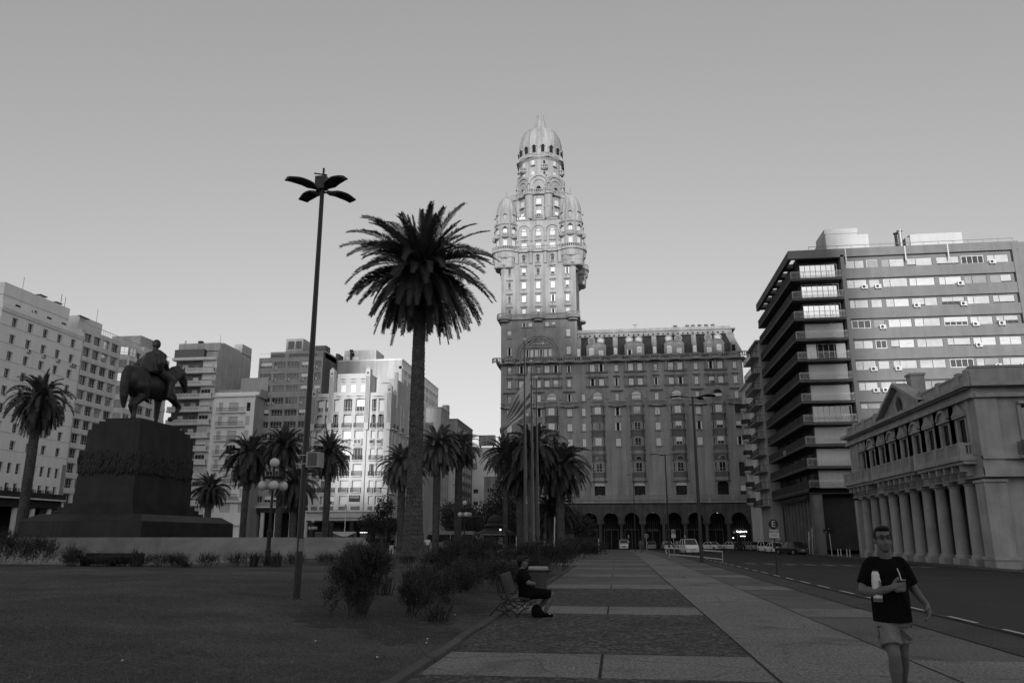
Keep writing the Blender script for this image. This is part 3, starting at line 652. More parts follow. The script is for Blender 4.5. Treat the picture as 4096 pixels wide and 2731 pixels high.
# ------------------------------------------------------------------ COLONNADED HOUSE (neo) : facade toward -X at X=26.2, corner at Y=60.5
N0,N1=60.5,92.3; W=N1-N0
neoH=empty('colonnaded_house',(26.2,N1,0),-PI/2,'low neoclassical house with a row of columns, balustraded balconies and a pediment facing the street','house')
U=lambda y:N1-y
b=MB(); wy=[62.9+3.06*k for k in range(9)]; hl=[(U(y)-.62,U(y)+.62,7.5,10.3) for y in wy]
b.wall(0,W,6.6,12.7,hl,neo,0,.2)
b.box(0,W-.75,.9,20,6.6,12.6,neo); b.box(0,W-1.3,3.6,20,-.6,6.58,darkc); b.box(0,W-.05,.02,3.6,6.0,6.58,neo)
b.build('wall',neoH)
for y in wy:
    window(neoH,U(y),7.52,1.22,2.76,'g',.17,sill=False,fr=darkc)
for k,y in enumerate(wy):
    b=MB(); u=U(y)
    for s in (-1,1): b.box(u+s*.78-.12,u+s*.78+.12,-.08,0,7.5,10.4,neo); b.box(u+s*1.53-.19,u+s*1.53+.19,-.18,0,7.5,11.5,neo)
    b.box(u-1.15,u+1.15,-.25,0,10.45,10.62,neo)
    if k%2==0: b.xprism([(u-1.2,10.62),(u+1.2,10.62),(u,11.45)],-.28,-.01,neo)
    else: b.arch(u,10.3,1.0,1.18,-.3,0,neo,10,PI*.12,PI*.88); b.disc(u,10.3,1.0,-.12,neo,10,PI*.1,PI*.9)
    b.build('window_surround',neoH)
b=MB(); b.box(-.3,W+.3,-.35,.5,11.55,11.85,neo); b.box(-.1,W+.15,-.15,.5,11.85,12.35,neo); b.box(-.55,W+.6,-.75,.6,12.35,12.65,neo)
for i in range(100): b.box(.1+i*.318,.26+i*.318,-.55,-.15,12.22,12.35,neo)
b.build('cornice',neoH)
b=MB(); b.box(0,W,-.05,.4,12.65,13.45,neo); b.box(-.05,W+.05,-.12,.45,13.45,13.6,neo)
for y in (60.9,62.4,66.2,70,82.2,86,89.4,91.9): u=U(y); b.box(u-.35,u+.35,-.17,.5,12.65,13.75,neo)
b.build('parapet',neoH)
b=MB(); a,e=U(80.0),U(69.2); c=(a+e)/2
b.xprism([(a,12.65),(e,12.65),(c,15.0)],-.2,.3,neo); 
for p,q in (((a-.3,12.6),(c,15.1)),((c,15.1),(e+.3,12.6))):
    b.mesh([(p[0],-.75,p[1]),(q[0],-.75,q[1]),(q[0],-.75,q[1]+.3),(p[0],-.75,p[1]+.3),(p[0],.5,p[1]),(q[0],.5,q[1]),(q[0],.5,q[1]+.3),(p[0],.5,p[1]+.3)],[(0,1,2,3),(3,2,6,7),(0,4,5,1),(4,7,6,5)],neo)
b.box(c-.55,c+.55,.8,2.0,13,16.0,neo); b.box(c-.65,c+.65,.7,2.1,16.0,16.2,neo)
b.mesh([(c-.5,-.3,12.7),(c+.5,-.3,12.7),(c+.6,-.4,13.6),(c,-.35,14.3),(c-.6,-.4,13.6)],[(0,1,2,3,4)],bronze)
b.build('pediment',neoH)
for (ya,yb) in ((61.2,70.5),(71.2,82.0),(83.0,91.6)):
    b=MB(); ua,ub=U(yb),U(ya); b.box(ua,ub,-1.15,0,7.1,7.45,neo); b.box(ua+.1,ub-.1,-.95,0,6.85,7.1,neo)
    n=max(2,int((ub-ua)/2.1)); 
    for i in range(n+1): u=ua+.25+(ub-ua-.5)*i/n; b.box(u-.22,u+.22,-1.12,-.72,7.45,8.4,neo)
    for i in range(n): u=ua+.25+(ub-ua-.5)*i/n; b.balus(u+.22,u-.22+(ub-ua-.5)/n,7.45,8.4,-.92,neo,.24,.16)
    for e in (ua+.1,ub-.3): b.box(e,e+.2,-.8,0,8.2,8.4,neo); b.box(e,e+.2,-.8,0,7.45,7.6,neo); [b.box(e,e+.14,-.7+.22*j,-.6+.22*j,7.6,8.2,neo) for j in range(3)]
    for i in range(int((ub-ua)/1.5)): u=ua+.8+i*1.5; b.box(u-.15,u+.15,-.85,0,6.35,6.85,neo); b.box(u-.15,u+.15,-.45,0,6.05,6.35,neo)
    b.build('balcony',neoH)
for k in range(10):
    b=MB(); u=U(64.3+2.87*k); b.box(u-.6,u+.6,-.05,1.15,-.65,.1,neo); b.lathe([(.62,.1),(.62,.28),(.5,.34),(.5,.4),(.48,2),(.41,5.3),(.41,5.42),(.47,5.45),(.47,5.52),(.55,5.65)],u,.55,neo,18); b.box(u-.62,u+.62,-.07,1.17,5.65,5.85,neo); b.build('column',neoH)
b=MB(); u=U(61.4); b.box(u-.9,u+.9,-.05,1.6,-.65,.1,neo); b.box(u-1.0,u+1.0,-.12,1.7,.1,.3,neo); b.box(u-.7,u+.7,0,1.5,.3,5.5,neo); b.box(u-.85,u+.85,-.1,1.6,5.5,5.7,neo); b.box(u-1.2,u-.7,.2,1.3,.3,5.5,neo)
b.box(U(92.0)-.5,U(92.0)+.5,0,1.4,-.6,5.6,neo); b.box(-.1,W+.1,-.12,1.5,5.85,6.0,neo)
b.build('corner_pier',neoH)
# front end (faces the camera, local +x side)
b=MB(); x=W
def fy(X): return X-26.2   # local y of world X
M=lambda pts:pts
# build as wall in a child rotated by +90deg
fr_=empty('front_wing',(W,0,0),PI/2); fr_.parent=neoH   # its local x = house depth (world +X), outward = world -Y
q=MB(); q.wall(0,20,6.0,12.6,[(3.2,5.6,7.4,11.0),(9.6,12,7.4,11.0)],neo,0,.5); q.wall(0,20,-.6,6.0,[(3.4,5.3,-.4,3.6),(9.6,12,-.4,3.6)],neo,.6,.5)
q.box(0,20,-.45,.5,11.55,11.85,neo); q.box(-.3,20,-.75,.6,12.35,12.65,neo); q.box(0,20,-.05,.4,12.65,13.8,neo); q.box(0,20,-.12,.45,13.8,13.95,neo); q.box(0,1.5,-.18,0,6.0,11.5,neo); q.box(0,20,-.25,.6,5.85,6.5,neo); q.box(0,20,-.35,0,7.1,7.35,neo)
q.box(2.9,5.9,-.3,0,11.05,11.25,neo); q.box(2.85,3.1,-.12,0,7.4,11,neo); q.box(5.7,5.95,-.12,0,7.4,11,neo)
q.box(2.4,6.4,-1.0,0,7.1,7.3,neo)
for i in range(26): q.box(2.5+i*.15,2.53+i*.15,-.95,-.92,7.3,8.3,iron)
for i in range(6): q.box(2.45,2.48,-.95+i*.16,-.92+i*.16,7.3,8.3,iron)
q.box(2.45,6.4,-.96,-.91,8.28,8.34,iron)
q.build('front_wall',neoH,(W+.006,0,.004),rz=PI/2); bpy.data.objects.remove(fr_)
o=inst('front_window',winmesh(2.36,3.5,'g',False,fr=darkc)[0],neoH,(W-.4,4.4,7.42),PI/2); o=inst('front_door',winmesh(1.86,3.9,'g',False,fr=darkc)[0],neoH,(W-.95,4.35,-.38),PI/2)
# ------------------------------------------------------------------ LEFT SIDE
# A : white block facing +X at X=-101, local x = world Y
A0=113.5; WA=134.2-A0
bA=empty('corner_block',(-101,A0,0),PI/2,'pale smooth block with small square windows and a setback top floor, leftmost behind the palm','building')
b=MB(); hl=[];ws=[]
cx=[3.2+3.72*k for k in range(5)]
for k in range(9):
    z1=38.05-2.93*k
    if k<8:
        for u in cx: hl.append((u-.62,u+.62,z1-1.55,z1)); ws.append((u,z1-1.55,1.24,1.55))
for i in range(10): u=1.2+1.93*i; hl+=[(u-.5,u+.5,12.1,13.9),(u-.45,u+.45,8.4,10.6)]; ws+=[(u,12.1,1.0,1.8),(u,8.4,.9,2.2)]
b.wall(0,WA,8.2,40.1,hl,paint,0,.4)
b.box(.03,WA,.6,15.9,8.2,40.0,paint); b.face([(0,0,8.2),(0,16,8.2),(0,16,40.1),(0,0,40.1)],paint)
b.box(WA-.9,WA,-.03,0,8.2,14.7,stone); b.build('wall',bA)
for w in ws: window(bA,w[0],w[1],w[2]-.02,w[3]-.02,'g',.36,sill=False)
b=MB()
for k in range(9): b.box(0,WA,-.04,0,39.3-2.93*k-.05,39.3-2.93*k,stone)
b.box(-.15,WA,-.2,.2,38.6,38.95,paint); b.box(-.25,WA,-.3,.2,38.95,39.15,paint); b.build('string_course',bA)
b=MB(); b.box(1.2,17.6,1.3,14,40,44,paint); b.box(1.15,17.65,1.25,14.05,41.8,41.85,stone)
for i in range(4): b.box(4.2+i*3.9,5.3+i*3.9,1.2,1.31,40.6,40.9,void)
b.build('setback_floor',bA)
b=MB(); b.box(11,12.2,2.5,3.5,44,44.7,cream); b.box(10.7,12.5,2.2,3.8,44.7,44.85,darkc); b.box(15.3,16.3,2.5,3.5,44,44.6,cream); b.box(15,16.6,2.2,3.8,44.6,44.75,darkc); b.tube([(6,2,44),(6,2,46.5)],.04,iron,4); b.tube([(16.9,2,44),(16.9,2,46.2)],.05,iron,4); b.tube([(15.8,2,44.7),(15.8,2,46.4)],.06,iron,4); b.build('chimney',bA)
for k,u in ((1,cx[1]),(1,cx[2]),(1,cx[3]),(1,cx[4]),(1,cx[4]+.7)): inst('ac_unit',acunit(),bA,(u+.3,0,38.05-2.93*k-2.2))
inst('ac_unit',acunit(),bA,(8.6,1.2,40.5))
def arcade_base(o,W,h,n,m=darkc,pr=.45,ledge=True):
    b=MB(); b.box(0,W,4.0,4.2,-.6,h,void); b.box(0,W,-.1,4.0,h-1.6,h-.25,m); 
    if ledge: b.box(-.1,W,-.9,.3,h-.25,h,cream)
    for i in range(n): b.cyl(W*(i+.5)/n,.6,-.6,h-1.6,pr,cream,10)
    b.build('arcade',o)
arcade_base(bA,WA,8.3,5)
b=MB(); b.box(0,WA,-.85,-.8,8.3,9.2,darkc); b.build('terrace_rail',bA)
def topiary(o,u,y,z):
    b=MB(); 
    for i in range(260):
        a=rnd.uniform(0,2*PI); h=rnd.random(); r=.5*math.sqrt(rnd.random()); p=Vector((u+r*cos(a),y+r*sin(a),z+.2+h*1.3)); d=Vector([rnd.uniform(-.12,.12) for _ in range(3)]); e=Vector([rnd.uniform(-.12,.12) for _ in range(3)])
        b.face([p,p+d,p+d+e,p+e],leafm)
    return b.me('potted_shrub')
tp=topiary(None,0,0,0)
for i in range(9): 
    t=inst('potted_shrub',tp,None,(-100.65,A0+1.1+1.96*i,8.3)); tag(t,'clipped shrub on the terrace ledge of the pale smooth corner block','shrub','clipped shrubs on the terrace ledge')
# B : banded block with window strips
WB=164-134.3; bB=empty('banded_block',(-101,134.3,0),PI/2,'banded office block with full window strips, behind the equestrian statue','office block')
b=MB(); hl=[]; ws=[]
segs=[(.2,2.3),(3.0,5.1),(5.7,7.9),(8.6,10.8),(16.2,18.6),(19.4,21.8),(22.6,25),(25.8,28.4)]
for k in range(12):
    z=38.4-2.78*k
    for a,e in segs: hl.append((a,e,z,z+1.75)); ws.append(((a+e)/2,z,e-a-.02,1.73))
b.wall(0,11.2,5,41.0,[h for h in hl if h[1]<11.2],cream,0,.4); b.wall(15.6,WB,5,41.0,[h for h in hl if h[0]>15.6],cream,0,.4)
b.box(0,WB,.7,14,5.1,40.9,cream)
b.build('wall',bB)
for w in ws: window(bB,w[0],w[1],w[2],w[3],'g',.36,sill=False,gl=mglass if rnd.random()<.22 else glass)
b=MB()
for k in range(13):
    z=38.4-2.78*k; b.prism([(11.2,0),(12.2,-1.6),(14.4,-1.9),(15.6,0)],z-1.0,z,cream)
for u in ((11.2,0),(12.25,-1.5),(14.35,-1.8),(15.55,-.1)): b.cyl(u[0],u[1],5,38.4,.22,cream,6)
b.build('bay',bB)
for k in range(12):
    z=38.4-2.78*k
    for (p,q) in (((11.25,0),(12.2,-1.55)),((12.25,-1.55),(14.4,-1.85)),((14.4,-1.85),(15.55,0))):
        W_=math.hypot(q[0]-p[0],q[1]-p[1])-.3; o=inst('bay_window',winmesh(W_,1.75,'g',False,gl=mglass if rnd.random()<.4 else glass)[0],bB,((p[0]+q[0])/2,(p[1]+q[1])/2+.05,z),math.atan2(q[1]-p[1],q[0]-p[0]))
b=MB()
for k in range(13): b.box(0,11.2,-.12,0,38.4-2.78*k-.95,38.4-2.78*k-.0,cream); b.box(15.6,WB,-.12,0,38.4-2.78*k-.95,38.4-2.78*k,cream)
b.build('spandrel',bB)
b=MB(); b.box(-.1,WB,1.5,1.55,42.6,42.65,steel); b.box(-.1,WB,-.1,-.05,41.9,41.95,steel)
for i in range(20): b.box(i*1.5,.04+i*1.5,-.1,-.06,41,41.95,steel); b.box(i*1.5,.04+i*1.5,1.5,1.54,41,42.65,steel)
b.box(2,9,3,8,41,44.3,cream); b.box(21,27,2,9,41,45,mgrey); b.box(21,24,.9,2,41,42.4,cream); b.box(1,4,2.2,2.8,43.9,44.0,darkc); b.tube([(7,3,44),(7,3,47)],.04,iron,4); b.build('rooftop',bB)
arcade_base(bB,WB,5.2,7)
# C : tall block with long balconies (faces -Y) at Y=175
bC=empty('balcony_tower',(-106.2,175,0),0,'tall narrow block with long pale balconies beside the banded office block','apartment block'); WC_=10.9
b=MB(); hl=[]; ws=[]
for k in range(11):
    z=40.4-3.15*k+.25
    for u,w in ((2.4,1.5),(5.4,1.5),(8.7,2.4)): hl.append((u-w/2,u+w/2,z+.7,z+2.1)); ws.append((u,z+.7,w-.02,1.4))
b.wall(0,WC_,4,43.8,hl,stoned,.4,.3); b.box(0,WC_-.15,.8,17.4,-.5,46,mgrey); b.box(7.3,WC_,-.1,.4,4,43.8,cream)
hl2=[(8.7-1.2,8.7+1.2,h[2],h[3]) for h in hl[2::3]]
b.box(WC_-.1,WC_+.02,0,17.5,-.5,46.2,mgrey)
b.build('wall',bC)
for w in ws: window(bC,w[0],w[1],w[2],w[3],rnd.choice(['g','b','f','g']),.6 if w[0]<7 else -.12,sill=False)
for k in range(11):
    z=40.4-3.15*k; b=MB(); b.box(-.4,WC_+.1,-1.2,.4,z-.1,z+.25,cream); b.box(-.3,WC_,-1.15,-1.0,z+.25,z+1.2,cream); b.box(WC_-.15,WC_,-1.15,0,z+.25,z+1.2,cream)
    for i in range(20): b.box(.8+i*.35,.95+i*.35,-1.17,-1.14,z+.5,z+.95,stone)
    b.build('balcony',bC)
b=MB(); b.box(-.4,WC_,-1.0,.6,43.6,44.3,cream); b.box(-.2,7.5,-.5,.5,44.3,46.4,glass); b.box(0,WC_,.7,17.5,46.2,48.2,mgrey); b.box(5,10.5,3,14,48.2,48.7,mgrey); b.box(8.7,WC_,12,17.4,48,50.6,mgrey); b.box(4.5,5.5,1.5,2.5,48.2,49.0,darkc); b.cyl(1.2,1.5,48.2,49.2,.2,ac); b.tube([(9,4,48.7),(9,4,51)],.04,iron,4); b.build('penthouse',bC)
# D : lower white block with railed balconies
bD=empty('railed_block',(-95.2,174.9,0),0,'lower white block with short railed balconies and the word INSTITUCION, beside the tall balcony block','apartment block'); WD=10.5
b=MB(); hl=[];ws=[]
for k in range(8):
    z=30.7-3.37*k
    for u,w in ((1.9,1.1),(5.2,2.4),(8.9,1.1)): hl.append((u-w/2,u+w/2,z+.2,z+2.3)); ws.append((u,z+.2,w-.02,2.08))
hl+=[(1.0,3.4,-.5,4.4),(6,9.2,-.5,4.4)]
b.wall(0,WD,-.5,34.5,hl,paint,0,.3); b.box(0,WD-.05,.6,11.9,-.5,34.4,paint); b.box(0,1.0,-.25,0,7,33.5,paint); b.box(WD-1,WD,-.25,0,7,33.5,paint)
b.face([(WD,0,-.5),(WD,12,-.5),(WD,12,34.5),(WD,0,34.5)],mgrey); b.build('wall',bD)
for w in ws: window(bD,w[0],w[1],w[2],w[3],'f' if rnd.random()<.75 else 'g',.26,sill=False)
for k in range(7):
    z=30.7-3.37*k; b=MB(); b.box(1.2,8.4,-.9,0,z-.2,z,paint)
    for i in range(30): b.box(1.25+i*.24,1.29+i*.24,-.88,-.84,z,z+.95,iron)
    b.box(1.2,8.4,-.9,-.84,z+.93,z+1,iron); b.build('balcony',bD)
b=MB(); b.box(-.2,WD+.1,-.6,.3,34.4,34.8,paint); b.box(0,WD+.6,1.5,8,34.5,36.5,mgrey); b.box(4,WD+.6,5,12,36.5,40,mgrey); b.box(0,WD+.6,.3,.5,34.8,35.6,paint); b.build('cornice',bD); b=MB(); b.box(-.2,WD,-1.1,0,9.6,9.9,paint); b.build('ledge',bD)
b=MB(); b.box(1.3,8.6,-1.05,-.95,10.0,10.95,signw); o=b.build('name_board',bD); text('INSTITUCION DALMANUTA',.6,signd,o,(4.95,-1.06,10.5))
# E : grey strip-window block
bE=empty('strip_window_block',(-87,180,0),0,'grey block with strip windows and many air conditioners, behind the middle palms','office block'); WE=16.6
b=MB(); hl=[];ws=[]
seg=[(.5,3.5),(4.0,7.0),(7.5,10.6),(11.1,14.1),(14.5,16.2)]
for k in range(12):
    z=42.3-2.96*k
    for a,e in seg: hl.append((a,e,z,z+1.55)); ws.append(((a+e)/2,z,e-a-.02,1.53))
b.wall(0,WE,8.8,45,hl,grey,0,.35); b.box(0,WE-.02,.6,11,8.75,45,grey); b.box(WE-.05,WE,0,24,-.5,46.3,dgrey); b.build('wall',bE)
for w in ws: window(bE,w[0],w[1],w[2],w[3],'g' if rnd.random()<.8 else 'b',.3,sill=False)
for k in range(11):
    for (a,e) in seg:
        if rnd.random()<.42: inst('ac_unit',acunit(),bE,(rnd.choice([a+.4,e-.4]),0,42.3-2.96*k-.35))
b=MB(); b.box(2.3,WE,1.2,9,45,46.7,grey); b.box(0,WE,.1,.14,46.0,46.05,steel); b.box(5.4,9.9,3,8,46.7,50.5,mgrey); b.box(12.3,15.2,5,8,46.7,49,dgrey); b.box(2.6,6,1.1,1.2,45.3,46.2,glass); b.box(7.2,14.4,1.1,1.2,45.3,46.2,glass); b.box(6,7.6,2.9,3.0,47.8,49.8,glass); b.box(8,9.5,2.9,3.0,47.8,49.8,glass)
b.box(WE-.6,WE+.1,10,14,46,48,dgrey); b.build('rooftop',bE)
b=MB(); b.cyl(WE+3.2,11,40,48.8,.3,iron,8); b.cyl(WE+3.2,11,48.8,49.1,.5,iron,8); b.build('chimney',bE)
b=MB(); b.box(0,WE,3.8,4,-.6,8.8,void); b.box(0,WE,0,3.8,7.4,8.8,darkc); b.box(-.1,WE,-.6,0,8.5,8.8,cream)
for u in (3.7,7.2,10.9,14.6): b.cyl(u,.6,-.6,7.4,.5,cream,12)
b.build('arcade',bE)
# G : sunlit deco corner block
bG=empty('deco_block',(-66.1,165,0),0,'bright white art deco corner block with iron balconies, catching the low sun','apartment block'); 
b=MB(); gx=lambda x:x+66.1
bayx=[(-65.3,-63.9,1),(-63.4,-62.2,1),(-61.2,-60.0,2),(-58.9,-57.0,2),(-56.2,-54.2,2),(-52.7,-51.7,3),(-51.2,-49.9,3)]
rows=[(28.6,31.3),(25.0,28.2),(21.4,24.4),(18.0,20.5),(14.6,17.1),(11.1,13.6),(8.5,10.3)]
hl=[];ws=[]
for (a,e,g_) in bayx:
    for z0,z1 in rows: hl.append((gx(a),gx(e),z0,z1)); ws.append((gx((a+e)/2),z0,e-a,z1-z0))
b.wall(0,gx(-62),5.8,32.8,[h for h in hl if h[1]<gx(-61.9)],cream2,0,.9)
b.wall(gx(-62),gx(-53.5),5.8,32.9,[h for h in hl if gx(-61.9)<h[0]<gx(-53.9)],cream2,-.7,.9)
b.wall(gx(-53.5),17.6,5.8,32.8,[h for h in hl if h[0]>gx(-53.5)],cream2,0,.9)
b.box(0,17.55,1.0,24,5.8,32.7,cream2); b.box(gx(-62),gx(-53.5),.2,1,5.8,32.8,cream2)
b.face([(gx(-62),-.7,5.8),(gx(-62),0,5.8),(gx(-62),0,32.9),(gx(-62),-.7,32.9)],cream2); b.face([(gx(-53.5),-.7,5.8),(gx(-53.5),0,5.8),(gx(-53.5),0,32.9),(gx(-53.5),-.7,32.9)],cream2)
b.build('wall',bG)
for w in ws: 
    mid=gx(-62)<w[0]<gx(-53.5)
    window(bG,w[0],w[1],w[2]-.02,w[3]-.02,rnd.choice(['f','f','f','g','b']),.15 if mid else .85,sill=False)
# receding side (faces +X)
sd=MB(); hs=[];wss=[]
for u in (1.6,4.0,8.0,10.6,15,17.6,21):
    for z0,z1 in rows: hs.append((u-.6,u+.6,z0,z1)); wss.append((u,z0,1.2,z1-z0))
sd.wall(0,24,5.8,32.8,hs,cream2,0,.6); sd.box(7.1,11.6,-.7,-.05,5.8,5.9,cream2); sd.build('side_wall',bG,(17.6,0,0),rz=PI/2)
for w in wss: o=window(bG,17.6-.55,w[1],w[2]-.02,w[3]-.02,'g' if rnd.random()<.5 else 'f',w[0],sill=False); o.rotation_euler[2]=PI/2
rails=[25.0,18.0,14.6,11.1]
for (a,e,g_) in bayx:
    yy=-.7 if g_==2 else 0
    for z in rails:
        q=MB(); A_,E_=gx(a)-.1,gx(e)+.1; q.box(A_,E_,yy-.55,yy,z-.25,z-.05,cream2); 
        for i in range(int((E_-A_)/.15)): q.box(A_+i*.15,A_+i*.15+.05,yy-.5,yy-.46,z-.05,z+.95,iron)
        q.box(A_,E_,yy-.52,yy-.45,z+.88,z+.96,iron); q.box(A_,E_,yy-.52,yy-.45,z+.3,z+.36,iron); q.box(A_,A_+.05,yy-.5,yy,z-.05,z+.95,iron); q.box(E_-.05,E_,yy-.5,yy,z-.05,z+.95,iron); q.build('balcony',bG)
    q=MB(); q.prism([(gx(a)-.1,yy),(gx(a)+.15,yy-.7),(gx(e)-.15,yy-.7),(gx(e)+.1,yy)],21.2,22.5,cream2)
    for i in range(2): c=gx(a)+(e-a)*(.3+.4*i); q.box(c-.28,c+.28,yy-.74,yy-.69,21.5,22.2,stoned)
    q.prism([(gx(a),yy),(gx(a)+.4,yy-.4),(gx(e)-.4,yy-.4),(gx(e),yy)],20.8,21.2,cream2); q.build('balcony_box',bG)
    q=MB(); A_,E_=gx(a),gx(e); q.box(A_,E_,yy-.1,yy+.1,27.9,28.6,cream2); [q.box(A_+.15+i*.3,A_+.25+i*.3,yy-.13,yy-.1,28.0,28.5,stoned) for i in range(int((E_-A_)/.3))]; q.mesh([(A_-.01,yy+.02,28.21),(A_-.01,yy+.02,27.5),(A_+.35,yy+.02,28.21),(E_+.01,yy+.02,28.21),(E_+.01,yy+.02,27.5),(E_-.35,yy+.02,28.21)],[(0,1,2),(3,5,4)],cream2); q.box(A_,E_,yy-.06,yy,7.35,8.15,stoned); q.build('parapet_panel',bG)
for u in (2,4.5,9,15,18,21):
    for z in rails:
        q=MB(); 
        for i in range(9): q.box(0.5,.54,u-.6+i*.15,u-.55+i*.15,z-.05,z+.95,iron)
        q.box(.0,.6,u-.7,u+.7,z-.25,z-.05,cream2); q.box(.5,.56,u-.65,u+.65,z+.88,z+.96,iron); q.build('balcony',bG,(17.6,0,0))
for x,z1 in ((-66.0,33.6),(-61.9,38.0),(-53.6,38.0),(-48.75,34.2)):
    q=MB(); c=gx(x); yy=-.25 if x in(-66.0,-48.75) else -.8
    q.box(c-.5,c+.5,yy-.2,.6,24.5,z1,cream2); q.cyl(c,yy+.2,z1,z1+.45,.5,cream2,10,.2)
    for i in (-1,0,1): q.box(c+i*.28-.06,c+i*.28+.06,yy-.23,yy-.2,26,z1-1.6,stoned)
    q.box(c-.25,c+.25,yy-.23,yy-.2,z1-1.2,z1-.7,stoned); q.build('fluted_pilaster',bG)
b=MB()
for x0_,x1_,z in ((-65.2,-62.5,31.9),(-60.9,-59.3,31.9),(-58.6,-56.8,31.9),(-56.4,-54.4,31.9),(-52.8,-49.6,31.9)):
    yy=-.7 if x0_>-61.5 and x0_<-54 else 0
    b=MB(); b.prism([(gx(x0_),yy),((gx(x0_)+gx(x1_))/2,yy-.7),(gx(x1_),yy)],z,z+.15,cream2); b.prism([(gx(x0_)+.2,yy),((gx(x0_)+gx(x1_))/2,yy-.5),(gx(x1_)-.2,yy)],z-.5,z-.38,cream2); b.build('window_canopy',bG)
# penthouse storeys
b=MB(); b.wall(gx(-61.5),gx(-53.8),32.8,37.5,[(gx(-60.6),gx(-59.4),32.9,35),(gx(-58.3),gx(-57.1),32.9,35),(gx(-56),gx(-54.8),32.9,35)],cream2,1.5,.2)
b.box(gx(-61.5),gx(-53.8),1.8,12,32.8,37.4,cream2); b.box(gx(-53.8),gx(-48.9),5,20,32.8,36.9,cream2); b.box(gx(-64.2),gx(-61.5),4,12,32.8,37,cream2)
b.box(gx(-61.5),gx(-53.8),1.7,1.75,32.9,35,white)
for a in (-60,-57.7,-55.4): b.prism([(gx(a-1),1.5),(gx(a),.9),(gx(a+1),1.5)],36.2,36.35,cream2); b.prism([(gx(a-.8),1.5),(gx(a),1.0),(gx(a+.8),1.5)],35.6,35.72,cream2)
b.prism([(gx(-52.5),5),(gx(-51.2),4.3),(gx(-50),5)],35.8,36,cream2); b.cyl(gx(-48.8),5,30,38.2,.45,cream2,8)
b.build('upper_storey',bG)
b=MB(); b.box(-.1,17.7,-1.0,.3,6.95,7.3,cream2); b.box(gx(-62.2),gx(-53.3),-1.3,-.6,6.95,7.3,cream2); b.box(0,17.6,-.2,.2,5.2,6.95,cream2); b.build('ledge',bG)
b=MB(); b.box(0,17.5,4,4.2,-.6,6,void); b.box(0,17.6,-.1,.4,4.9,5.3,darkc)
for u in (1,5.5,10,14,16.8): b.cyl(u,.4,-.6,5.2,.5,darkc,10)
for i in range(5): b.box(.6+i*3.4,3.2+i*3.4,3.7,3.9,2.7,2.8,litw if i in(1,3) else signw); b.box(.6+i*3.4,3.2+i*3.4,3.8,3.95,1.5,2.6,stoned)
b.build('arcade',bG)
b=MB(); b.box(gx(-56.6),gx(-54.2),-.85,-.72,9.1,10.4,signd); o=b.build('sale_sign',bG); text('VENDE',.62,signw,o,(gx(-55.4),-.87,10.0)); b=MB(); b.box(gx(-56.6),gx(-54.2),-.85,-.72,8.5,9.05,signw); b.build('sale_sign',bG)
# H behind G, and avenue buildings
def plain(name,x0,x1,y0,y1,h,m,ms,label,cat='building',wf=None,wside=None,extra=None):
    o=empty(name,(x0,y0,0),0,label,cat); W=x1-x0; D=y1-y0; b=MB()
    hf=[];wl=[]
    if wf:
        us,zs,w,hh=wf
        for u in us:
            for z in zs: hf.append((u-w/2,u+w/2,z,z+hh)); wl.append((u,z))
    b.wall(0,W,-.5,h,hf,m,0,.25); b.box(0,W-.02,.4,D,-.5,h-.05,m); b.build('wall',o)
    for u,z in wl: window(o,u,z,wf[2]-.02,wf[3]-.02,rnd.choice(['g','b','g']),.22,sill=False)
    q=MB(); hs=[]; wl=[]
    if wside:
        us,zs,w,hh=wside
        for u in us:
            for z in zs: hs.append((u-w/2,u+w/2,z,z+hh)); wl.append((u,z))
    q.wall(0,D,-.5,h,hs,ms,0,.25); q.build('side_wall',o,(W,0,0),rz=PI/2)
    for u,z in wl:
        k=winmesh(wside[2]-.02,wside[3]-.02,'g' if rnd.random()<.6 else 'b',False); e=inst('window',k[0],o,(W-.22,u,z),PI/2)
        if k[1]: inst('blind',k[1],e)
    q=MB(); q.box(-.1,W+.1,-.1,D,h-.05,h+.35,ms); 
    if extra: extra(q)
    q.build('roof',o); return o
zz=[10+2.95*i for i in range(12)]
plain('party_wall_block',-74,-53.2,190,232,45.8,mgrey,cream,'tall block with a bare stained wall and roof tank rising behind the sunlit deco block',wside=([4,8,12,16,20,24,28,32,36,40],zz,3,1.7),
  extra=lambda q:(q.box(4.6,13.2,2,9,46.1,49.2,mgrey),q.cyl(7,2,47.6,48.4,.3,void,8),q.box(5.2,8.5,1.9,2,46.3,47.4,white),q.box(20,20.9,0,40,43.5,44.2,white),q.box(-.0,17,-.0,.2,45.8,46.0,dgrey)))
plain('avenue_block',-58.5,-48.7,217,228,37.6,mgrey,grey,'plain grey block along the avenue behind the pale palms',wf=([1.5,3.2],zz[:9],.9,1.4),wside=([2,5,8.5],zz[:9],1.6,1.6),extra=lambda q:q.box(8,9.8,9,11,38,40,mgrey))
plain('avenue_block',-52,-47.8,236,262,37,mgrey,stoned,'darker avenue block with wide windows, right of the plain grey block',wside=([2.5,6.5,10.5,14.5,18.5,22.5],zz[:9],2.6,1.5))
plain('avenue_block',-49,-46.5,229,235.8,27,cream,cream,'ornate low corbelled block between the two avenue blocks',wside=([2,4.8],[8,12,16,20],1.2,2.4))
plain('distant_block',-49,-37.5,262,280,31,paint,paint,'low white building with a weathered roof tank at the end of the avenue',wf=([2.5,6,9.5],[8,12,16],1.6,1.4),extra=lambda q:(q.box(3.2,8.6,1,4,32.2,35.6,mgrey),q.box(3.4,5.7,.95,1,32.4,35.4,stone),q.box(6,8.4,.95,1,32.4,35.4,stone),q.box(3.5,4,1,1.4,31,32.2,iron),q.box(8,8.4,1,1.4,31,32.2,iron),q.box(-1,2.9,-.5,0,24,26,stone)))
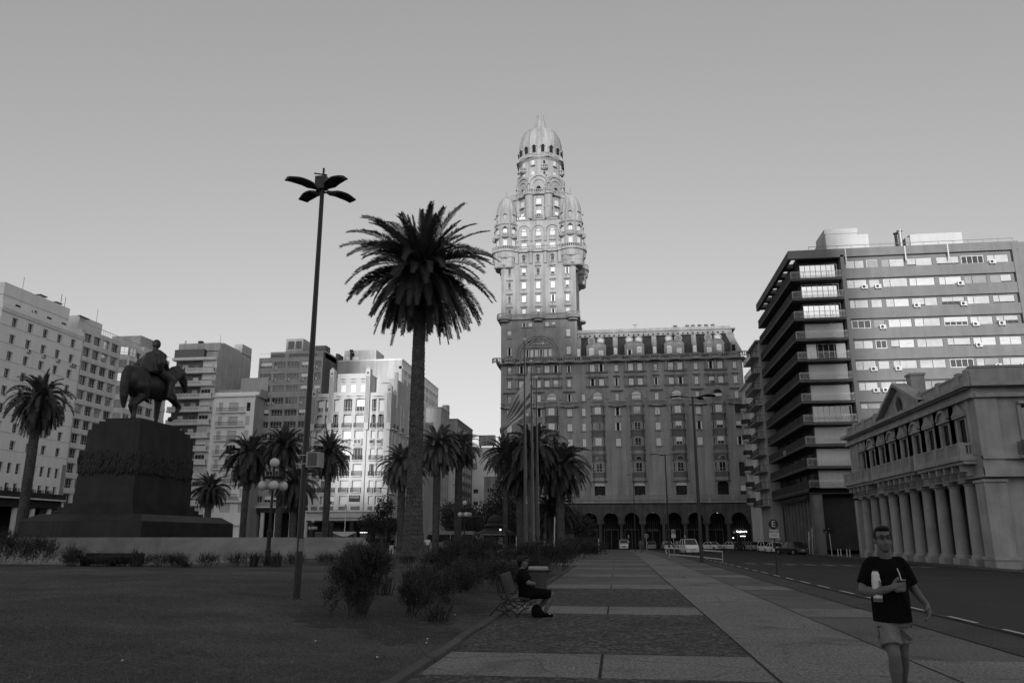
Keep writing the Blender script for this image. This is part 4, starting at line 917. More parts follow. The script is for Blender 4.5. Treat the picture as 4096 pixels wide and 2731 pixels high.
plain('distant_block',-40,-30,240,258,19.5,stone,stone,'low dark rounded building beside the palace at the end of the avenue',wf=([2,5,8],[7,11,15],2.2,1.3))
plain('distant_block',-60,-20,300,320,22,grey,grey,'far grey building closing the avenue',wf=([5,10,15,20,25,30,35],[6,10,14,18],1.5,1.6))
# unseen blocks added behind the camera to shade the far facades
def tower(name,x0,x1,h,label,y=-60,d=25):
    o=empty(name,((x0+x1)/2,y,0),0,label,'office tower'); W=x1-x0; b=MB(); b.box(-W/2,W/2,-d,0,0,h,slabm)
    b.build('wall',o); q=MB()
    for k in range(int(h/3.4)): q.box(-W/2+1,W/2-1,.0,.06,1.2+3.4*k,2.9+3.4*k,glass)
    q.build('window_band',o); return o
# ------------------------------------------------------------------ GROUND
def grid(name,xs,ys,f,m,kind='structure',smooth=True,label=None,cat=None):
    b=MB(); vs=[(x,y,f(x,y)) for y in ys for x in xs]; n=len(xs)
    fs=[(j*n+i,j*n+i+1,(j+1)*n+i+1,(j+1)*n+i) for j in range(len(ys)-1) for i in range(n-1)]
    b.mesh(vs,fs,m); return b.build(name,smooth=smooth,kind=kind,label=label,cat=cat)
def lin(a,b,n): return [a+(b-a)*i/n for i in range(n+1)]
grid('ground',[-900,-400,-150,-100]+lin(-60,60,24)+[100,200,500,900],[-300,-150,-60]+lin(-20,200,44)+[260,400,900],lambda x,y:gz(x,y)-.06,asph)
grid('road',[6.95]+lin(8,26,9)+[60],lin(-20,150,34)+[165],lambda x,y:gz(max(x,7),y),asph)
grid('plaza_paving',[-60]+lin(-40,6.7,12),lin(-8,147,31),lambda x,y:P(y),agg)
def strip(b,x0,x1,y0,y1,dz,m,n=1):
    for i in range(n):
        a=y0+(y1-y0)*i/n; c=y0+(y1-y0)*(i+1)/n
        b.face([(x0,a,P(a)+dz),(x1,a,P(a)+dz),(x1,c,P(c)+dz),(x0,c,P(c)+dz)],m)
b=MB(); strip(b,1.83,3.87,-8,147,.008,conc,60); b.build('path',kind='structure')
bands=[(2.4,4.4),(10.0,12.0),(18.1,20.1),(27.0,29.3),(35.1,37.3),(43.3,45.4),(51.0,53.2),(59.0,61.2),(67,69.2),(75,77.2),(83,85.2),(91,93.2),(99,101.2),(107,109.2),(115,117.2),(123,125.2),(131,133.2),(139,141.2)]
b=MB()
for a,c in bands:
    strip(b,-2.45 if a<42 else -30,1.83,a,c,.006,conc); strip(b,3.87,5.6,a,c,.006,conc)
b.build('pale_bands',kind='structure')
b=MB(); strip(b,5.6,6.7,-8,147,.004,mat('kerbside_paving',.055,.9,.3,1.2,0,.3,20,fine=22),60); b.build('kerbside_strip',kind='structure')
b=MB()
for (a,c) in ((-5,2.4),(4.4,10.0),(12,18.1),(20.1,27.0)): strip(b,-2.45,1.81,a,c,.010,cobb)
b.build('cobbled_panels',kind='structure')
b=MB(); jm=mat('paving_joint',.018,.95,.2,4)
strip(b,1.80,1.835,-8,147,.013,jm,60); strip(b,3.865,3.895,-8,147,.013,jm,60); strip(b,5.58,5.61,-8,147,.012,jm,60)
for a,c in bands: strip(b,-.28,-.24,a,c,.010,jm)
b.build('paving_joints',kind='structure')
b=MB()
for i in range(90):
    y=-8+i*1.7+rnd.uniform(-.1,.1); z=P(y); b.box(6.68,6.82,y,y+1.66,z-.3,z+.03+rnd.uniform(0,.012),streetkerb)
b.build('kerb',kind='structure')
b=MB()
for i in range(24): y=6+i*2.7; z=P(y); b.box(6.72,6.80,y,y+rnd.uniform(1.2,1.7),z+.045,z+.05,signw)
b.build('kerb_marking',kind='structure')
b=MB()
for i in range(10):
    x=9.1+1.45*i; y=60.2+.35*i; z=gz(x,y)+.012; b.face([(x,y-1.2,z),(x+.7,y-1.2,z),(x+.7,y+1.4,z),(x,y+1.4,z)],linep)
b.face([(12,44,gz(12,44)+.012),(25,44,gz(25,44)+.012),(25,44.12,gz(25,44)+.012),(12,44.12,gz(12,44)+.012)],linep)
b.build('crosswalk',kind='structure')
b=MB(); 
for i in range(60): y=10+i*2.4; b.box(24.3,26,y,y+2.36,-.7,gz(24,y)+.1,curbm)
b.build('pavement',kind='structure')
# lawn
def lawnh(x,y):
    d=-2.62-x; h=.47*ss(0,9,d); back=47.5 if x>-14 else 47.5-ss(-14,-20,x)*0-14.5*ss(14,20,-x)
    h+=.30*math.exp(-((x+11.3)**2+(y-44.6)**2)/14)
    h+=.10*math.exp(-((x+4.2)**2+(y-21)**2)/12)
    h*=ss(0,4.5,back+2-y) if y>back-3.5 and x>-15 else 1
    if x<=-15: h=max(.0,h*(1-.35*ss(0,3,y-back)))
    return h+.008*sin(3*x)*cos(2.3*y)+.012
lw=grid('lawn',lin(-60,-20,16)+lin(-19,-2.62,120),lin(-8,8,20)+lin(8.3,30,150)+lin(30.6,49,32),lambda x,y: lawnh(x,y) if not(x<-16 and y>36) else .36,grassm)
lw.data.materials.append(soil)
BEDS=((-4.9,15.3,1.5,1.3),(-4.2,18.0,1.2,3.2),(-3.8,23.0,1.0,3.4),(-3.6,13.9,.8,1.2),(-4.6,27.3,1.6,1.3))
for p in lw.data.polygons:
    c=p.center
    for (bx,by,rx,ry) in BEDS:
        if math.hypot((c.x-bx)/rx,(c.y-by)/ry)<1+.16*sin(5*c.x+2*c.y)+.12*sin(9*c.y-4*c.x)+rnd.uniform(-.1,.1): p.material_index=1
# grass blades near
b=MB()
for i in range(60000):
    y=rnd.uniform(7,26); x=-2.56-rnd.random()**1.1*(4+y*.75)
    z=lawnh(x,y); h=rnd.uniform(.01,.028); a=rnd.uniform(0,PI); dx,dy=.011*cos(a),.011*sin(a); lx,ly=rnd.uniform(-.03,.03),rnd.uniform(-.03,.03)
    b.face([(x-dx,y-dy,z-.01),(x+dx,y+dy,z-.01),(x+lx,y+ly,z+h)],bladem)
b.build('grass',kind='stuff',label='short dry grass blades over the near lawn',cat='grass')
b=MB()
for i in range(30):
    y=-8+i*1.9; j=rnd.uniform(-.02,.02); z=.07+rnd.uniform(-.01,.02)
    b.mesh([(-2.62+j,y,-.1),(-2.48+j,y,-.1),(-2.48+j,y+1.88,-.1),(-2.62+j,y+1.88,-.1),(-2.62+j,y,z),(-2.5+j,y,z-.02),(-2.5+j,y+1.88,z-.02),(-2.62+j,y+1.88,z)],[(4,5,6,7),(0,1,5,4),(1,2,6,5),(2,3,7,6),(3,0,4,7)],curbm)
b.build('lawn_kerb',kind='structure')
grid('far_lawn',lin(-20,-4.6,14),lin(62,88,12),lambda x,y:P(y)+.25*ss(0,2.5,-4.6-x)*ss(0,2.5,y-62)*ss(0,2.5,88-y)+.012,grassm)
b=MB()
for i in range(13): y=62+2*i; b.box(-4.6,-4.45,y,y+1.97,P(y)-.1,P(y)+.1,curbm)
for i in range(8): b.box(-20+2*i,-18.03+2*i,61.9,62.05,P(62)-.1,P(62)+.09,curbm)
b.build('far_lawn_kerb',kind='structure')
grid('terrace',lin(-62,-15,8),lin(33,60,6),lambda x,y:.40 if x<-15.5 else .0,conc)
# litter
for i,(x,y) in enumerate([(-3.3,11.0),(-3.1,13.1),(-4.6,12.1),(-3.4,16.8),(-3.0,12.6),(-6,9.4)]):
    b=MB(); z=lawnh(x,y)+.02; b.face([(x,y,z),(x+.06,y+.01,z+.02),(x+.05,y+.06,z),(x-.01,y+.04,z+.015)],whitec); b.build('litter',label='small scrap of pale litter on the near lawn',cat='litter',group='scraps of litter on the lawn')
# ------------------------------------------------------------------ SLOPED GRANITE WALL
b=MB()
b.mesh([(-62,51.2,.2),(-31.5,51.2,.2),(-30.7,51.2,1.65),(-62,51.2,1.65),(-62,53,.2),(-62,53,1.65),(-30.7,53,1.65)],[(0,1,2,3),(3,2,6,5),(0,3,5,4)],granite2)
b.mesh([(-29.0,49.4,.2),(-15.6,49.4,.1),(-17.1,51.2,1.65),(-30.7,51.2,1.65),(-30.7,53,1.65),(-17.1,53,1.65),(-15.6,53,.1),(-31.5,51.2,.2)],[(0,1,2,3),(3,2,5,4),(1,6,5,2),(7,0,3)],granite2)
b.build('granite_wall',label='long low polished granite wall with sloping face in front of the monument',cat='wall')
# ------------------------------------------------------------------ PEDESTAL
ped=empty('monument_pedestal',(-42.6,66.7,0),0,'massive dark granite pedestal with a carved relief band under the equestrian statue','pedestal')
b=MB()
def rect(x0,x1,y0,y1): return [(x0+42.6,y0-66.7),(x1+42.6,y0-66.7),(x1+42.6,y1-66.7),(x0+42.6,y1-66.7)]
def fr(x0,x1,y0,y1,z0,z1,t,m=granite): b.prism(rect(x0,x1,y0,y1),z0,z1,m,t)
fr(-48,-37.2,59.0,74.5,0,2.93,.985); fr(-47.9,-37.3,59.1,74.4,2.93,3.5,.86)
b.build('base_slab',ped)
b=MB(); fr(-46.6,-39.2,60.9,72.0,3.4,3.75,1); fr(-46.3,-39.5,61.2,71.7,3.75,4.1,1); fr(-46.0,-39.8,61.5,71.4,4.1,4.45,1); b.build('steps',ped)
b=MB(); fr(-45.5,-40.1,61.9,71.1,4.45,6.7,.985); b.build('lower_block',ped)
b=MB(); fr(-45.4,-40.15,61.95,71.0,6.7,8.8,1.0)
for i in range(1100):   # carved relief figures
    s=rnd.random()<.4; z=7.0+rnd.random()*1.6; w=rnd.uniform(.06,.17); h=rnd.uniform(.1,.42)
    if s: x=rnd.uniform(-45.5,-40)+42.6; b.sphere((x,61.95-66.7,z),w,granite,6,5,h/w)
    else: y=rnd.uniform(62,71)-66.7; b.sphere((-40.15+42.6,y,z),w,granite,6,5,h/w)
b.build('relief_band',ped)
b=MB(); fr(-45.15,-40.25,62.05,70.9,8.8,10.7,.985); fr(-44.9,-40.45,62.3,70.5,10.7,11.2,1); fr(-44.6,-40.75,62.7,70.0,11.2,11.5,1); fr(-44.3,-41.0,63.1,69.5,11.5,11.8,1); b.build('upper_block',ped)
# ------------------------------------------------------------------ EQUESTRIAN STATUE (metres of a living horse, scaled 3.35)
st=empty('equestrian_statue',(-43.5,68.0,11.78),R(79),'dark bronze statue of a cloaked rider on a walking horse with one raised foreleg','statue'); st.scale=(3.35,)*3
H=[('e',(0,0,1.13),(.72,.34,.36),0,0),('e',(-.52,0,1.22),(.40,.335,.40),0,R(-10)),('e',(.46,0,1.2),(.36,.3,.40),0,0),
 ('c',[((.55,0,1.38),.27),((.82,0,1.6),.21),((1.02,0,1.72),.165),((1.15,0,1.7),.14)]),
 ('c',[((1.12,0,1.7),.14),((1.24,0,1.52),.125),((1.33,0,1.34),.085),((1.36,0,1.26),.078)]),
 ('c',[((1.12,.07,1.78),.04),((1.17,.08,1.93),.018)]),('c',[((1.12,-.07,1.78),.04),((1.17,-.08,1.93),.018)]),
 ('c',[((.5,0,1.62),.05),((.75,0,1.8),.06),((.98,0,1.9),.05),((1.1,0,1.85),.04)]),
 ('c',[((-.76,0,1.47),.11),((-.88,0,1.46),.11),((-.95,0,1.3),.12),((-.95,0,1.0),.13),((-.93,0,.7),.11),((-.9,0,.42),.05)]),('c',[((-.9,.05,1.1),.1),((-.88,.08,.8),.09),((-.9,.06,.5),.04)]),
 ('c',[((-.55,-.17,1.05),.22),((-.42,-.19,.82),.15),((-.7,-.18,.52),.085),((-.68,-.18,.3),.055),((-.7,-.18,.15),.062),((-.63,-.18,.05),.085)]),
 ('c',[((-.5,.17,1.05),.22),((-.3,.19,.82),.15),((-.46,.18,.52),.085),((-.36,.18,.3),.055),((-.34,.18,.15),.062),((-.27,.18,.05),.085)]),
 ('c',[((.5,.16,1.0),.17),((.5,.16,.75),.1),((.5,.16,.5),.078),((.5,.16,.28),.052),((.5,.16,.13),.06),((.56,.16,.04),.08)]),
 ('c',[((.55,-.16,1.0),.17),((.78,-.17,.82),.11),((.98,-.17,.68),.078),((.9,-.17,.48),.05),((.8,-.17,.33),.055),((.68,-.17,.28),.075)])]
organic('horse',H,.022,bronze,3,st)
RD=[('e',(0,0,1.62),(.24,.28,.16),0,0),('f',(-.06,0,1.5),.37,(0,0,2.05),.25,1.0),('e',(.0,0,2.02),(.19,.32,.15),0,0),('e',(-.05,0,1.85),(.24,.33,.25),0,0),('c',[((-.1,-.3,1.95),.1),((-.15,-.38,1.75),.11),((-.1,-.34,1.6),.1)]),('c',[((-.02,-.2,2.04),.1),((.02,-.36,1.8),.09),((.22,-.3,1.66),.06),((.38,-.12,1.68),.05)]),('c',[((-.02,.2,2.04),.1),((.0,.36,1.8),.1),((.2,.3,1.66),.06),((.38,.1,1.68),.05)]),
 ('c',[((0,0,2.1),.08),((.02,0,2.25),.07)]),('e',(.03,0,2.37),(.125,.11,.14),0,0),('c',[((.13,0,2.36),.03),((.14,0,2.33),.02)]),
 ('c',[((.02,-.22,1.55),.14),((.34,-.4,1.32),.12),((.28,-.42,1.0),.085),((.25,-.42,.84),.065),((.4,-.44,.8),.05)]),('c',[((.02,.22,1.55),.14),((.34,.4,1.32),.12),((.28,.42,1.0),.085),((.25,.42,.84),.065),((.4,.44,.8),.05)]),
 ('f',(-.12,0,1.45),.36,(-.08,0,1.95),.22,.9),('c',[((-.05,-.18,2.08),.1),((.03,-.28,1.98),.11),((.05,-.3,1.85),.06)]),('c',[((-.1,.0,1.95),.12),((-.34,.1,1.5),.12),((-.4,.15,1.4),.08)]),('c',[((.0,.25,2.0),.1),((-.15,.42,1.75),.1),((-.1,.5,1.6),.05)])]
organic('rider',RD,.02,bronze,2,st)
b=MB(); b.tube([(.45,-.37,1.15),(.42,-.43,.8)],.012,bronze,5); b.tube([(1.3,-.1,1.35),(.9,-.22,1.45),(.4,-.1,1.66)],.012,bronze,5); b.build('reins',st)
# ------------------------------------------------------------------ PALMS
def crown_mesh(nf,L,nl,lw,ll,m,seed,droop=1.0,up=80,lo=-62,asym=0):
    r=random.Random(seed); b=MB(); vs=[];fs=[]
    for i in range(nf):
        t=i/(nf-1); az=i*2.39996+r.uniform(-.2,.2); el=R(up-(up-lo)*t**.75+r.uniform(-9,9)); Li=L*r.uniform(.85,1.08)*(1 if t>.12 else .8)
        p=Vector((cos(az)*.22,sin(az)*.22,.0)); d=Vector((cos(az)*cos(el),sin(az)*cos(el),sin(el))); n=nl; path=[p.copy()]; dirs=[d.copy()]
        dr=(.9+.5*cos(el))*droop*r.uniform(.75,1.25)
        for k in range(n):
            d=(d+Vector((0,0,-dr/n*(.3+1.5*(k/n)**1.2)))).normalized(); 
            p=p+d*Li/n; path.append(p.copy()); dirs.append(d.copy())
        roll=r.uniform(-.5,.5)
        for k in range(1,n+1):
            f=k/n; d=dirs[k]; s=d.cross(Vector((0,0,1))); 
            if s.length<.05: s=Vector((sin(az),-cos(az),0))
            s.normalize(); u=s.cross(d).normalized()
            s2=(s*cos(roll)+u*sin(roll)); u2=(u*cos(roll)-s*sin(roll))
            q=path[k]
            w=.035*(1-f)+.008; a=path[k-1]; n0=len(vs)
            vs+= [a-s2*w,a+s2*w,q+s2*w*.9,q-s2*w*.9]; fs.append((n0,n0+1,n0+2,n0+3))
            if f<.13: continue
            len_=ll*(min(1,(f-.08)*5))*(1-.62*max(0,f-.55)/.45)*r.uniform(.85,1.1)
            for sg in (-1,1):
                for h in (0,.5):
                    q0=q-d*(Li/n)*h
                    tip=q0+(s2*sg*.72+u2*(.28+r.uniform(-.15,.2))+d*.62+Vector((0,0,-.12*r.random()))).normalized()*len_
                    mid=(q0+tip)/2+u2*.02; wv=d*lw
                    n0=len(vs); vs+=[q0-wv*.6,q0+wv*.6,mid+wv,tip,mid-wv*.8]; fs.append((n0,n0+1,n0+2,n0+3,n0+4))
    b.mesh(vs,fs,m)
    return b
def heart(b,m,s=1,seed=1):
    r=random.Random(seed)
    b.lathe([(.45*s,-1.3*s),(.62*s,-.9*s),(.75*s,-.3*s),(.6*s,.3*s),(.2*s,.8*s)],0,0,bark,12)
    for i in range(260):
        a=r.uniform(0,2*PI); e=r.uniform(-.6,.9); d=Vector((cos(a)*cos(e),sin(a)*cos(e),sin(e))); p=d*.5*s; q=p+d*r.uniform(.4,1.0)*s; w=Vector((-sin(a),cos(a),0))*.06*s
        b.face([p-w,p+w,q+w*.6,q-w*.6],m)
def trunk_mesh(H,r0,r1,seed=1):
    r=random.Random(seed); b=MB(); prof=[]; n=int(H/.13)
    for i in range(n+1):
        z=H*i/n; f=i/n; rr=r1+(r0-r1)*math.exp(-z*(.3 if H>13 else 1.1))+ (.06*math.exp(-((f-.55)/.3)**2)); rr*=1+(.022 if i%2 else -.012)+r.uniform(-.022,.022); 
        if f>.93: rr*=1+.35*(f-.93)/.07
        prof.append((rr,z))
    b.lathe(prof,0,0,bark,18); return b
def palm(x,y,zc,H0,crown,trunkr,s,label,group=None,cm=None,lean=(0,0),rot=0):
    z0=(lawnh(x,y) if (x<-2.6 and y<49 and not(x<-16 and y>36)) else (.4 if y<60 and x<-15 else P(y)))-.1
    o=empty('palm_tree',(x,y,z0),0,label,'palm tree',group)
    t=trunk_mesh(zc-z0-.5*s,trunkr*(2.1 if zc-z0>15 else 1.12),trunkr,int(abs(x)*7)).build('trunk',o,smooth=False); t.rotation_euler=(lean[1],lean[0],0)
    q_=random.Random(int(x*91+y*7)); v_=(1,1,1) if s==1.0 and zc>17 else (q_.uniform(.9,1.1),q_.uniform(.9,1.1),q_.uniform(.88,1.15))
    c=inst('crown',crown,o,(0,0,zc-z0),rot,s=tuple(s*k for k in v_)); c.rotation_euler[0]=0 if zc>17 else q_.uniform(-.12,.12); return o
bc=crown_mesh(170,4.7,44,.032,.6,frondm,3,.8,84,-66); heart(bc,frondm,1.25,5)
palm(-11.6,45,17.95,0,bc.me('crown'),.33,1.0,'towering palm with a huge feathery crown on the lawn mound, tallest of all the palms',rot=.6)
cA=crown_mesh(104,4.0,18,.065,.66,frondm,11,1.1,82,-55); heart(cA,frondm,.8,6); cA=cA.me('crown')
cB=crown_mesh(116,4.0,18,.065,.66,frondm,21,1.35,80,-82); heart(cB,frondm,.8,7); cB=cB.me('crown')
cC=crown_mesh(110,4.0,18,.065,.66,frondl,31,1.25,84,-72); heart(cC,frondl,.8,8); cC=cC.me('crown')
PG='palms around the square'
palm(-54.9,68,14.7,0,cB,.38,.83,'dark palm at the far left in front of the pale smooth block',PG)
palm(-46.3,95,11.9,0,cB,.36,.93,'dark palm left of the five-globe lamp, in front of the lower white block',PG,rot=1)
palm(-41.7,95,12.9,0,cA,.38,.9,'dark palm rising directly behind the five-globe lamp',PG,rot=2)
palm(-35.6,95,11.9,0,cA,.36,.85,'dark palm right of the near lamp post, before the deco block',PG,rot=3)
palm(-35.2,84,7.4,0,cB,.32,.72,'short palm hidden low behind the grey cabinet of the near lamp post',PG,rot=4)
palm(-45.2,84,6.9,0,cA,.3,.6,'short palm behind the left dark palm by the five-globe lamp',PG,rot=4.5)
palm(-42.5,84,6.8,0,cA,.3,.55,'small palm just right of the pedestal side',PG,rot=2.5) if 0 else None
palm(-26.1,95,10.5,0,cC,.4,.82,'pale drooping palm just left of the towering palm trunk',PG,rot=5)
palm(-21.7,95,12.6,0,cC,.4,.93,'pale palm just right of the towering palm trunk',PG,rot=.3)
palm(-20.2,101,13.2,0,cB,.42,.82,'darker palm behind the pale palm on the avenue side',PG,rot=1.3)
palm(-15.3,110,13.2,0,cA,.28,.88,'slender palm standing left of the flagpoles',PG,rot=2.2)
palm(-8.6,82,10.9,0,cB,.42,1.0,'big dark palm standing behind the flagpoles',PG,rot=3.1)
palm(-6.0,86,9.3,0,cB,.42,.95,'dark palm right of the flagpoles, before the palace arcade',PG,rot=4.2)
palm(-10.3,86,9.0,0,cB,.4,.85,'dark palm overlapping the left flagpole',PG,rot=.2)
palm(-7.2,90,4.6,0,cA,.3,.7,'young low palm under the two dark palms by the flagpoles',PG,rot=5.2)
# ------------------------------------------------------------------ LEAFY TREES AND SHRUBS
def leafy(r,blobs,n,size,m,up=.3,stems=None,b=None,ell=1.0,sprig=False):
    b=b or MB(); vs=[];fs=[]
    if sprig:
        tot=sum((q[3]*q[4]*q[5])**.75 for q in blobs)
        for (cx_,cy_,cz_,rx,ry,rz_) in blobs:
            for i in range(int(n/9*(rx*ry*rz_)**.75/tot)):
                d=Vector((r.gauss(0,1),r.gauss(0,1),r.gauss(.35,1))).normalized(); q=r.uniform(.35,1.0)
                p=Vector((cx_+d.x*rx*q,cy_+d.y*ry*q,cz_+d.z*rz_*q)); g=(Vector((d.x*.5,d.y*.5,.75))+Vector((r.gauss(0,.25),r.gauss(0,.25),0))).normalized(); L_=size*r.uniform(2.2,5.5)
                for k in range(9):
                    t=k/8; o_=p+g*L_*t; s_=Vector((r.gauss(0,1),r.gauss(0,1),r.gauss(0,.6))).normalized(); a=(g*.7+s_*.8).normalized()*size*(1.05-.5*t)*r.uniform(.7,1.2); c=a.cross(s_).normalized()*size*.2
                    n0=len(vs); vs+=[o_,o_+a*.5+c,o_+a,o_+a*.5-c]; fs.append((n0,n0+1,n0+2,n0+3))
        b.mesh(vs,fs,m); return b
    tot=sum(q[3]*q[4]*q[5] for q in blobs)
    for (cx_,cy_,cz_,rx,ry,rz_) in blobs:
        for i in range(int(n*rx*ry*rz_/tot)):
            d=Vector((r.gauss(0,1),r.gauss(0,1),r.gauss(0,1))).normalized(); q=(r.random()**.45)*(1+.12*r.gauss(0,1))
            p=Vector((cx_+d.x*rx*q,cy_+d.y*ry*q,cz_+d.z*rz_*q)); a=Vector((r.gauss(0,1),r.gauss(0,1),r.gauss(0,1)+up*3)).normalized()*size*r.uniform(.6,1.3)*ell; c=a.cross(Vector((r.gauss(0,1),r.gauss(0,1),r.gauss(0,1)))).normalized()*size*.35
            n0=len(vs); vs+=[p,p+a*.5+c,p+a,p+a*.5-c]; fs.append((n0,n0+1,n0+2,n0+3))
    b.mesh(vs,fs,m); return b
def tree(x,y,h,blobs,n,size,label,group=None,tr=.12,m=leafl):
    z=P(y); o=empty('leafy_tree',(x,y,z-.05),0,label,'tree',group); r=random.Random(int(x*13+y))
    b=MB(); top=blobs[0][2]; b.tube([(0,0,0),(.05,0,top*.5),(0,.05,top)],tr,bark,7,tr*.4)
    for q in blobs: b.tube([(0,0,top*.45),(q[0]*.6,q[1]*.6,(q[2]+top*.45)/2),(q[0],q[1],q[2])],tr*.4,bark,5,tr*.12)
    b.build('trunk',o); leafy(r,blobs,n,size,m).build('crown',o); return o
tree(-34.5,116,7.5,[(0,0,5.6,1.4,1.4,2.8),(-2,0,4.2,2.1,1.6,1.3),(2,0,3.6,2.1,1.6,1.3),(-.5,0,3.2,3.0,2,1.1),(0.9,0,6.4,1.0,1,1.2)],5200,.26,'leafy street tree with a pointed top in front of the deco block')
tree(-18.0,128,11,[(0,0,8,2.4,2.2,3),(-2.2,0,5.6,2.6,2,2.6),(2,0,5,2.6,2,2.8),(0,0,10.3,1.2,1,1.4),(0,0,4,4,2,1.6)],6500,.34,'tall dark street tree right of the domed kiosk')
tree(-25.0,135,7,[(0,0,5.4,2.2,2,2.0),(-1.6,0,4.3,2,2,1.8),(2,0,3.8,2,2,1.8)],3600,.34,'dark street tree behind the pale palm, at the mouth of the avenue')
tree(-29.5,140,8,[(0,0,5.8,2,2,2.6),(1,0,4,2.2,2,1.8)],3000,.34,'dark street tree between the deco block and the pale palms')
tree(-12.5,126,8,[(0,0,5,3,2,2.4),(-3,0,4.2,2.6,2,2),(3,0,4.4,3,2,2.2)],5200,.34,'broad dark tree in front of the left part of the palace arcade')
tree(-7.6,122,7,[(0,0,4.4,3,2,2.2),(2.6,0,3.6,2,2,1.8)],3600,.34,'low dark tree behind the flagpoles by the palace arcade')
tree(-22.5,124,6,[(0,0,3.8,2.4,2,1.8)],2000,.34,'small dark tree behind the domed kiosk')
def shrub(x,y,blobs,n,size,label,m=leafm,name='shrub',cat='shrub',ell=1.3,z=None,group=None,stems=12,up=.45):
    z=(lawnh(min(x,-2.7),y) if y<49 and z is None else (z if z is not None else P(y)))-.02
    o=empty(name,(x,y,z),0,label,cat,group); r=random.Random(int(abs(x*17+y*5)))
    b=MB(); hh=max(q[2] for q in blobs)
    for i in range(stems):
        q=r.choice(blobs); t=(q[0]+r.uniform(-.6,.6)*q[3],q[1]+r.uniform(-.6,.6)*q[4],q[2]+r.uniform(-.2,.7)*q[5])
        b.tube([(t[0]*.25+r.uniform(-.06,.06),t[1]*.25,-.05),(t[0]*.6,t[1]*.6,t[2]*.5),t],.009,bark,4,.003)
    b.build('stems',o); leafy(r,blobs,int(n*1.7),size*1.05,m,up,ell=ell,sprig=True).build('foliage',o); return o
shrub(-5.1,15.6,[(0,0,.92,.42,.5,.34),(-.3,.1,.7,.32,.4,.32),(.28,.1,1.1,.26,.35,.26),(.05,0,.55,.34,.4,.3),(.5,0,.9,.18,.25,.28),(-.48,-.2,.3,.13,.15,.26),(0,0,.3,.25,.3,.3)],12000,.05,'large loose rounded shrub on the lawn, right of the near lamp post',stems=40,ell=1.5)
shrub(-4.3,16.6,[(0,0,.4,.24,.3,.3),(.25,0,.25,.2,.25,.22),(-.1,.1,.72,.08,.1,.16)],3600,.045,'small twiggy shrub just right of the large loose shrub',stems=24,ell=1.5)
shrub(-3.9,19.3,[(-.7,0,.45,.55,.5,.32),(.1,.4,.5,.5,.5,.33),(-.4,-.3,.3,.6,.5,.25)],8000,.05,'dense leafy shrub in the bed beyond the twiggy shrub',stems=20)
shrub(-3.7,22.6,[(-.5,0,.5,.6,.6,.35),(.4,.6,.45,.55,.5,.35)],7500,.055,'dense leafy shrub in the bed behind the sitting man',stems=20)
shrub(-5.4,27.6,[(0,0,.8,.9,.8,.6),(.9,0,.8,.75,.6,.65),(-.8,0,.6,.6,.6,.4)],9500,.07,'wide rounded bush left of the sitting man at the lawn edge',stems=24,ell=1.5)
shrub(-3.6,36.5,[(0,0,.8,1.0,.8,.6),(1.0,0,.7,.7,.6,.6),(-1.0,.3,.7,.8,.6,.5)],8000,.085,'rounded bush straight behind the sitting man at the flagpoles',stems=20)
shrub(-3.0,30.0,[(0,0,.45,.55,.45,.4),(-.5,0,.4,.4,.4,.3)],4500,.06,'small dark bush behind the waste bin',stems=16)
shrub(-3.3,26.3,[(0,0,.3,.5,.9,.25)],3000,.05,'low plant mat between the waste bin and the rounded bush',stems=10)
shrub(-25.8,31,[(0,0,.75,1.1,.7,.65),(1.7,0,.6,.9,.7,.55),(-1.5,0,.6,.9,.7,.7)],9000,.085,'big dark bush at the left edge, beside the low bench',stems=24,z=.42)
shrub(-22.4,31,[(0,0,.4,.4,.4,.35)],1400,.07,'small bush right of the big left edge bush',z=.42)
shrub(-29.5,31,[(0,0,.7,1.0,.7,.7)],3800,.085,'bush cut by the left edge of the picture',z=.42)
k=0
for i in range(11):
    x=-16.6+1.06*i-1.2
    if x>-7.4: break
    shrub(x,31+rnd.uniform(-.2,.2)+.5*i,[(0,0,.2,.5,.4,.22)],1100,.06,'low clipped plant in the row along the back of the lawn','' or leafm,group='low plants along the back edge of the lawn',stems=6)
for i in range(7): shrub(-17.9-.75*i,31+rnd.uniform(-.2,.2),[(0,0,.22,.45,.4,.22+.05*(i%2))],1000,.06,'low clipped plant in the row along the back of the lawn',group='low plants along the back edge of the lawn',stems=6,z=.42)
shrub(-3.1,66,[(0,0,.7,1.5,1,.7),(-1.7,0,.6,1.3,1,.6),(1.3,0,.5,1,.8,.5)],5500,.13,'rounded bush on the far lawn bed, beside the far benches',z=0,stems=16)
shrub(-13,72,[(0,0,.8,2.6,1,.7)],4500,.14,'wide bush left on the far lawn bed',z=0)
shrub(-8.5,40,[(0,0,.35,.6,.4,.35)],1500,.08,'small plant right of the towering palm trunk',z=.45)
shrub(-13.6,41,[(0,0,.35,.7,.4,.35)],1700,.08,'small plant left of the towering palm trunk',z=.5)
def spiky(x,y,n,h,label,m=blade,z=None,spread=.9,group=None):
    z=lawnh(min(x,-2.7),y) if z is None else z; r=random.Random(int(abs(x*31+y))); b=MB()
    for i in range(n):
        a=r.uniform(0,2*PI); t=r.uniform(.1,1)*spread; hh=h*r.uniform(.6,1.1); p0=Vector((r.gauss(0,.09),r.gauss(0,.09),0)); d=Vector((cos(a),sin(a),0)); s=Vector((-sin(a),cos(a),0))*.018*(h+.4)
        p1=p0+d*t*hh*.35+Vector((0,0,hh*.62)); p2=p0+d*t*hh*.9+Vector((0,0,hh*(1-.35*t)))
        b.face([p0-s,p0+s,p1+s*.8,p1-s*.8],m); b.face([p1-s*.8,p1+s*.8,p2],m)
    return b.build('spiky_plant',None,(x,y,z),label=label,cat='plant',group=group)
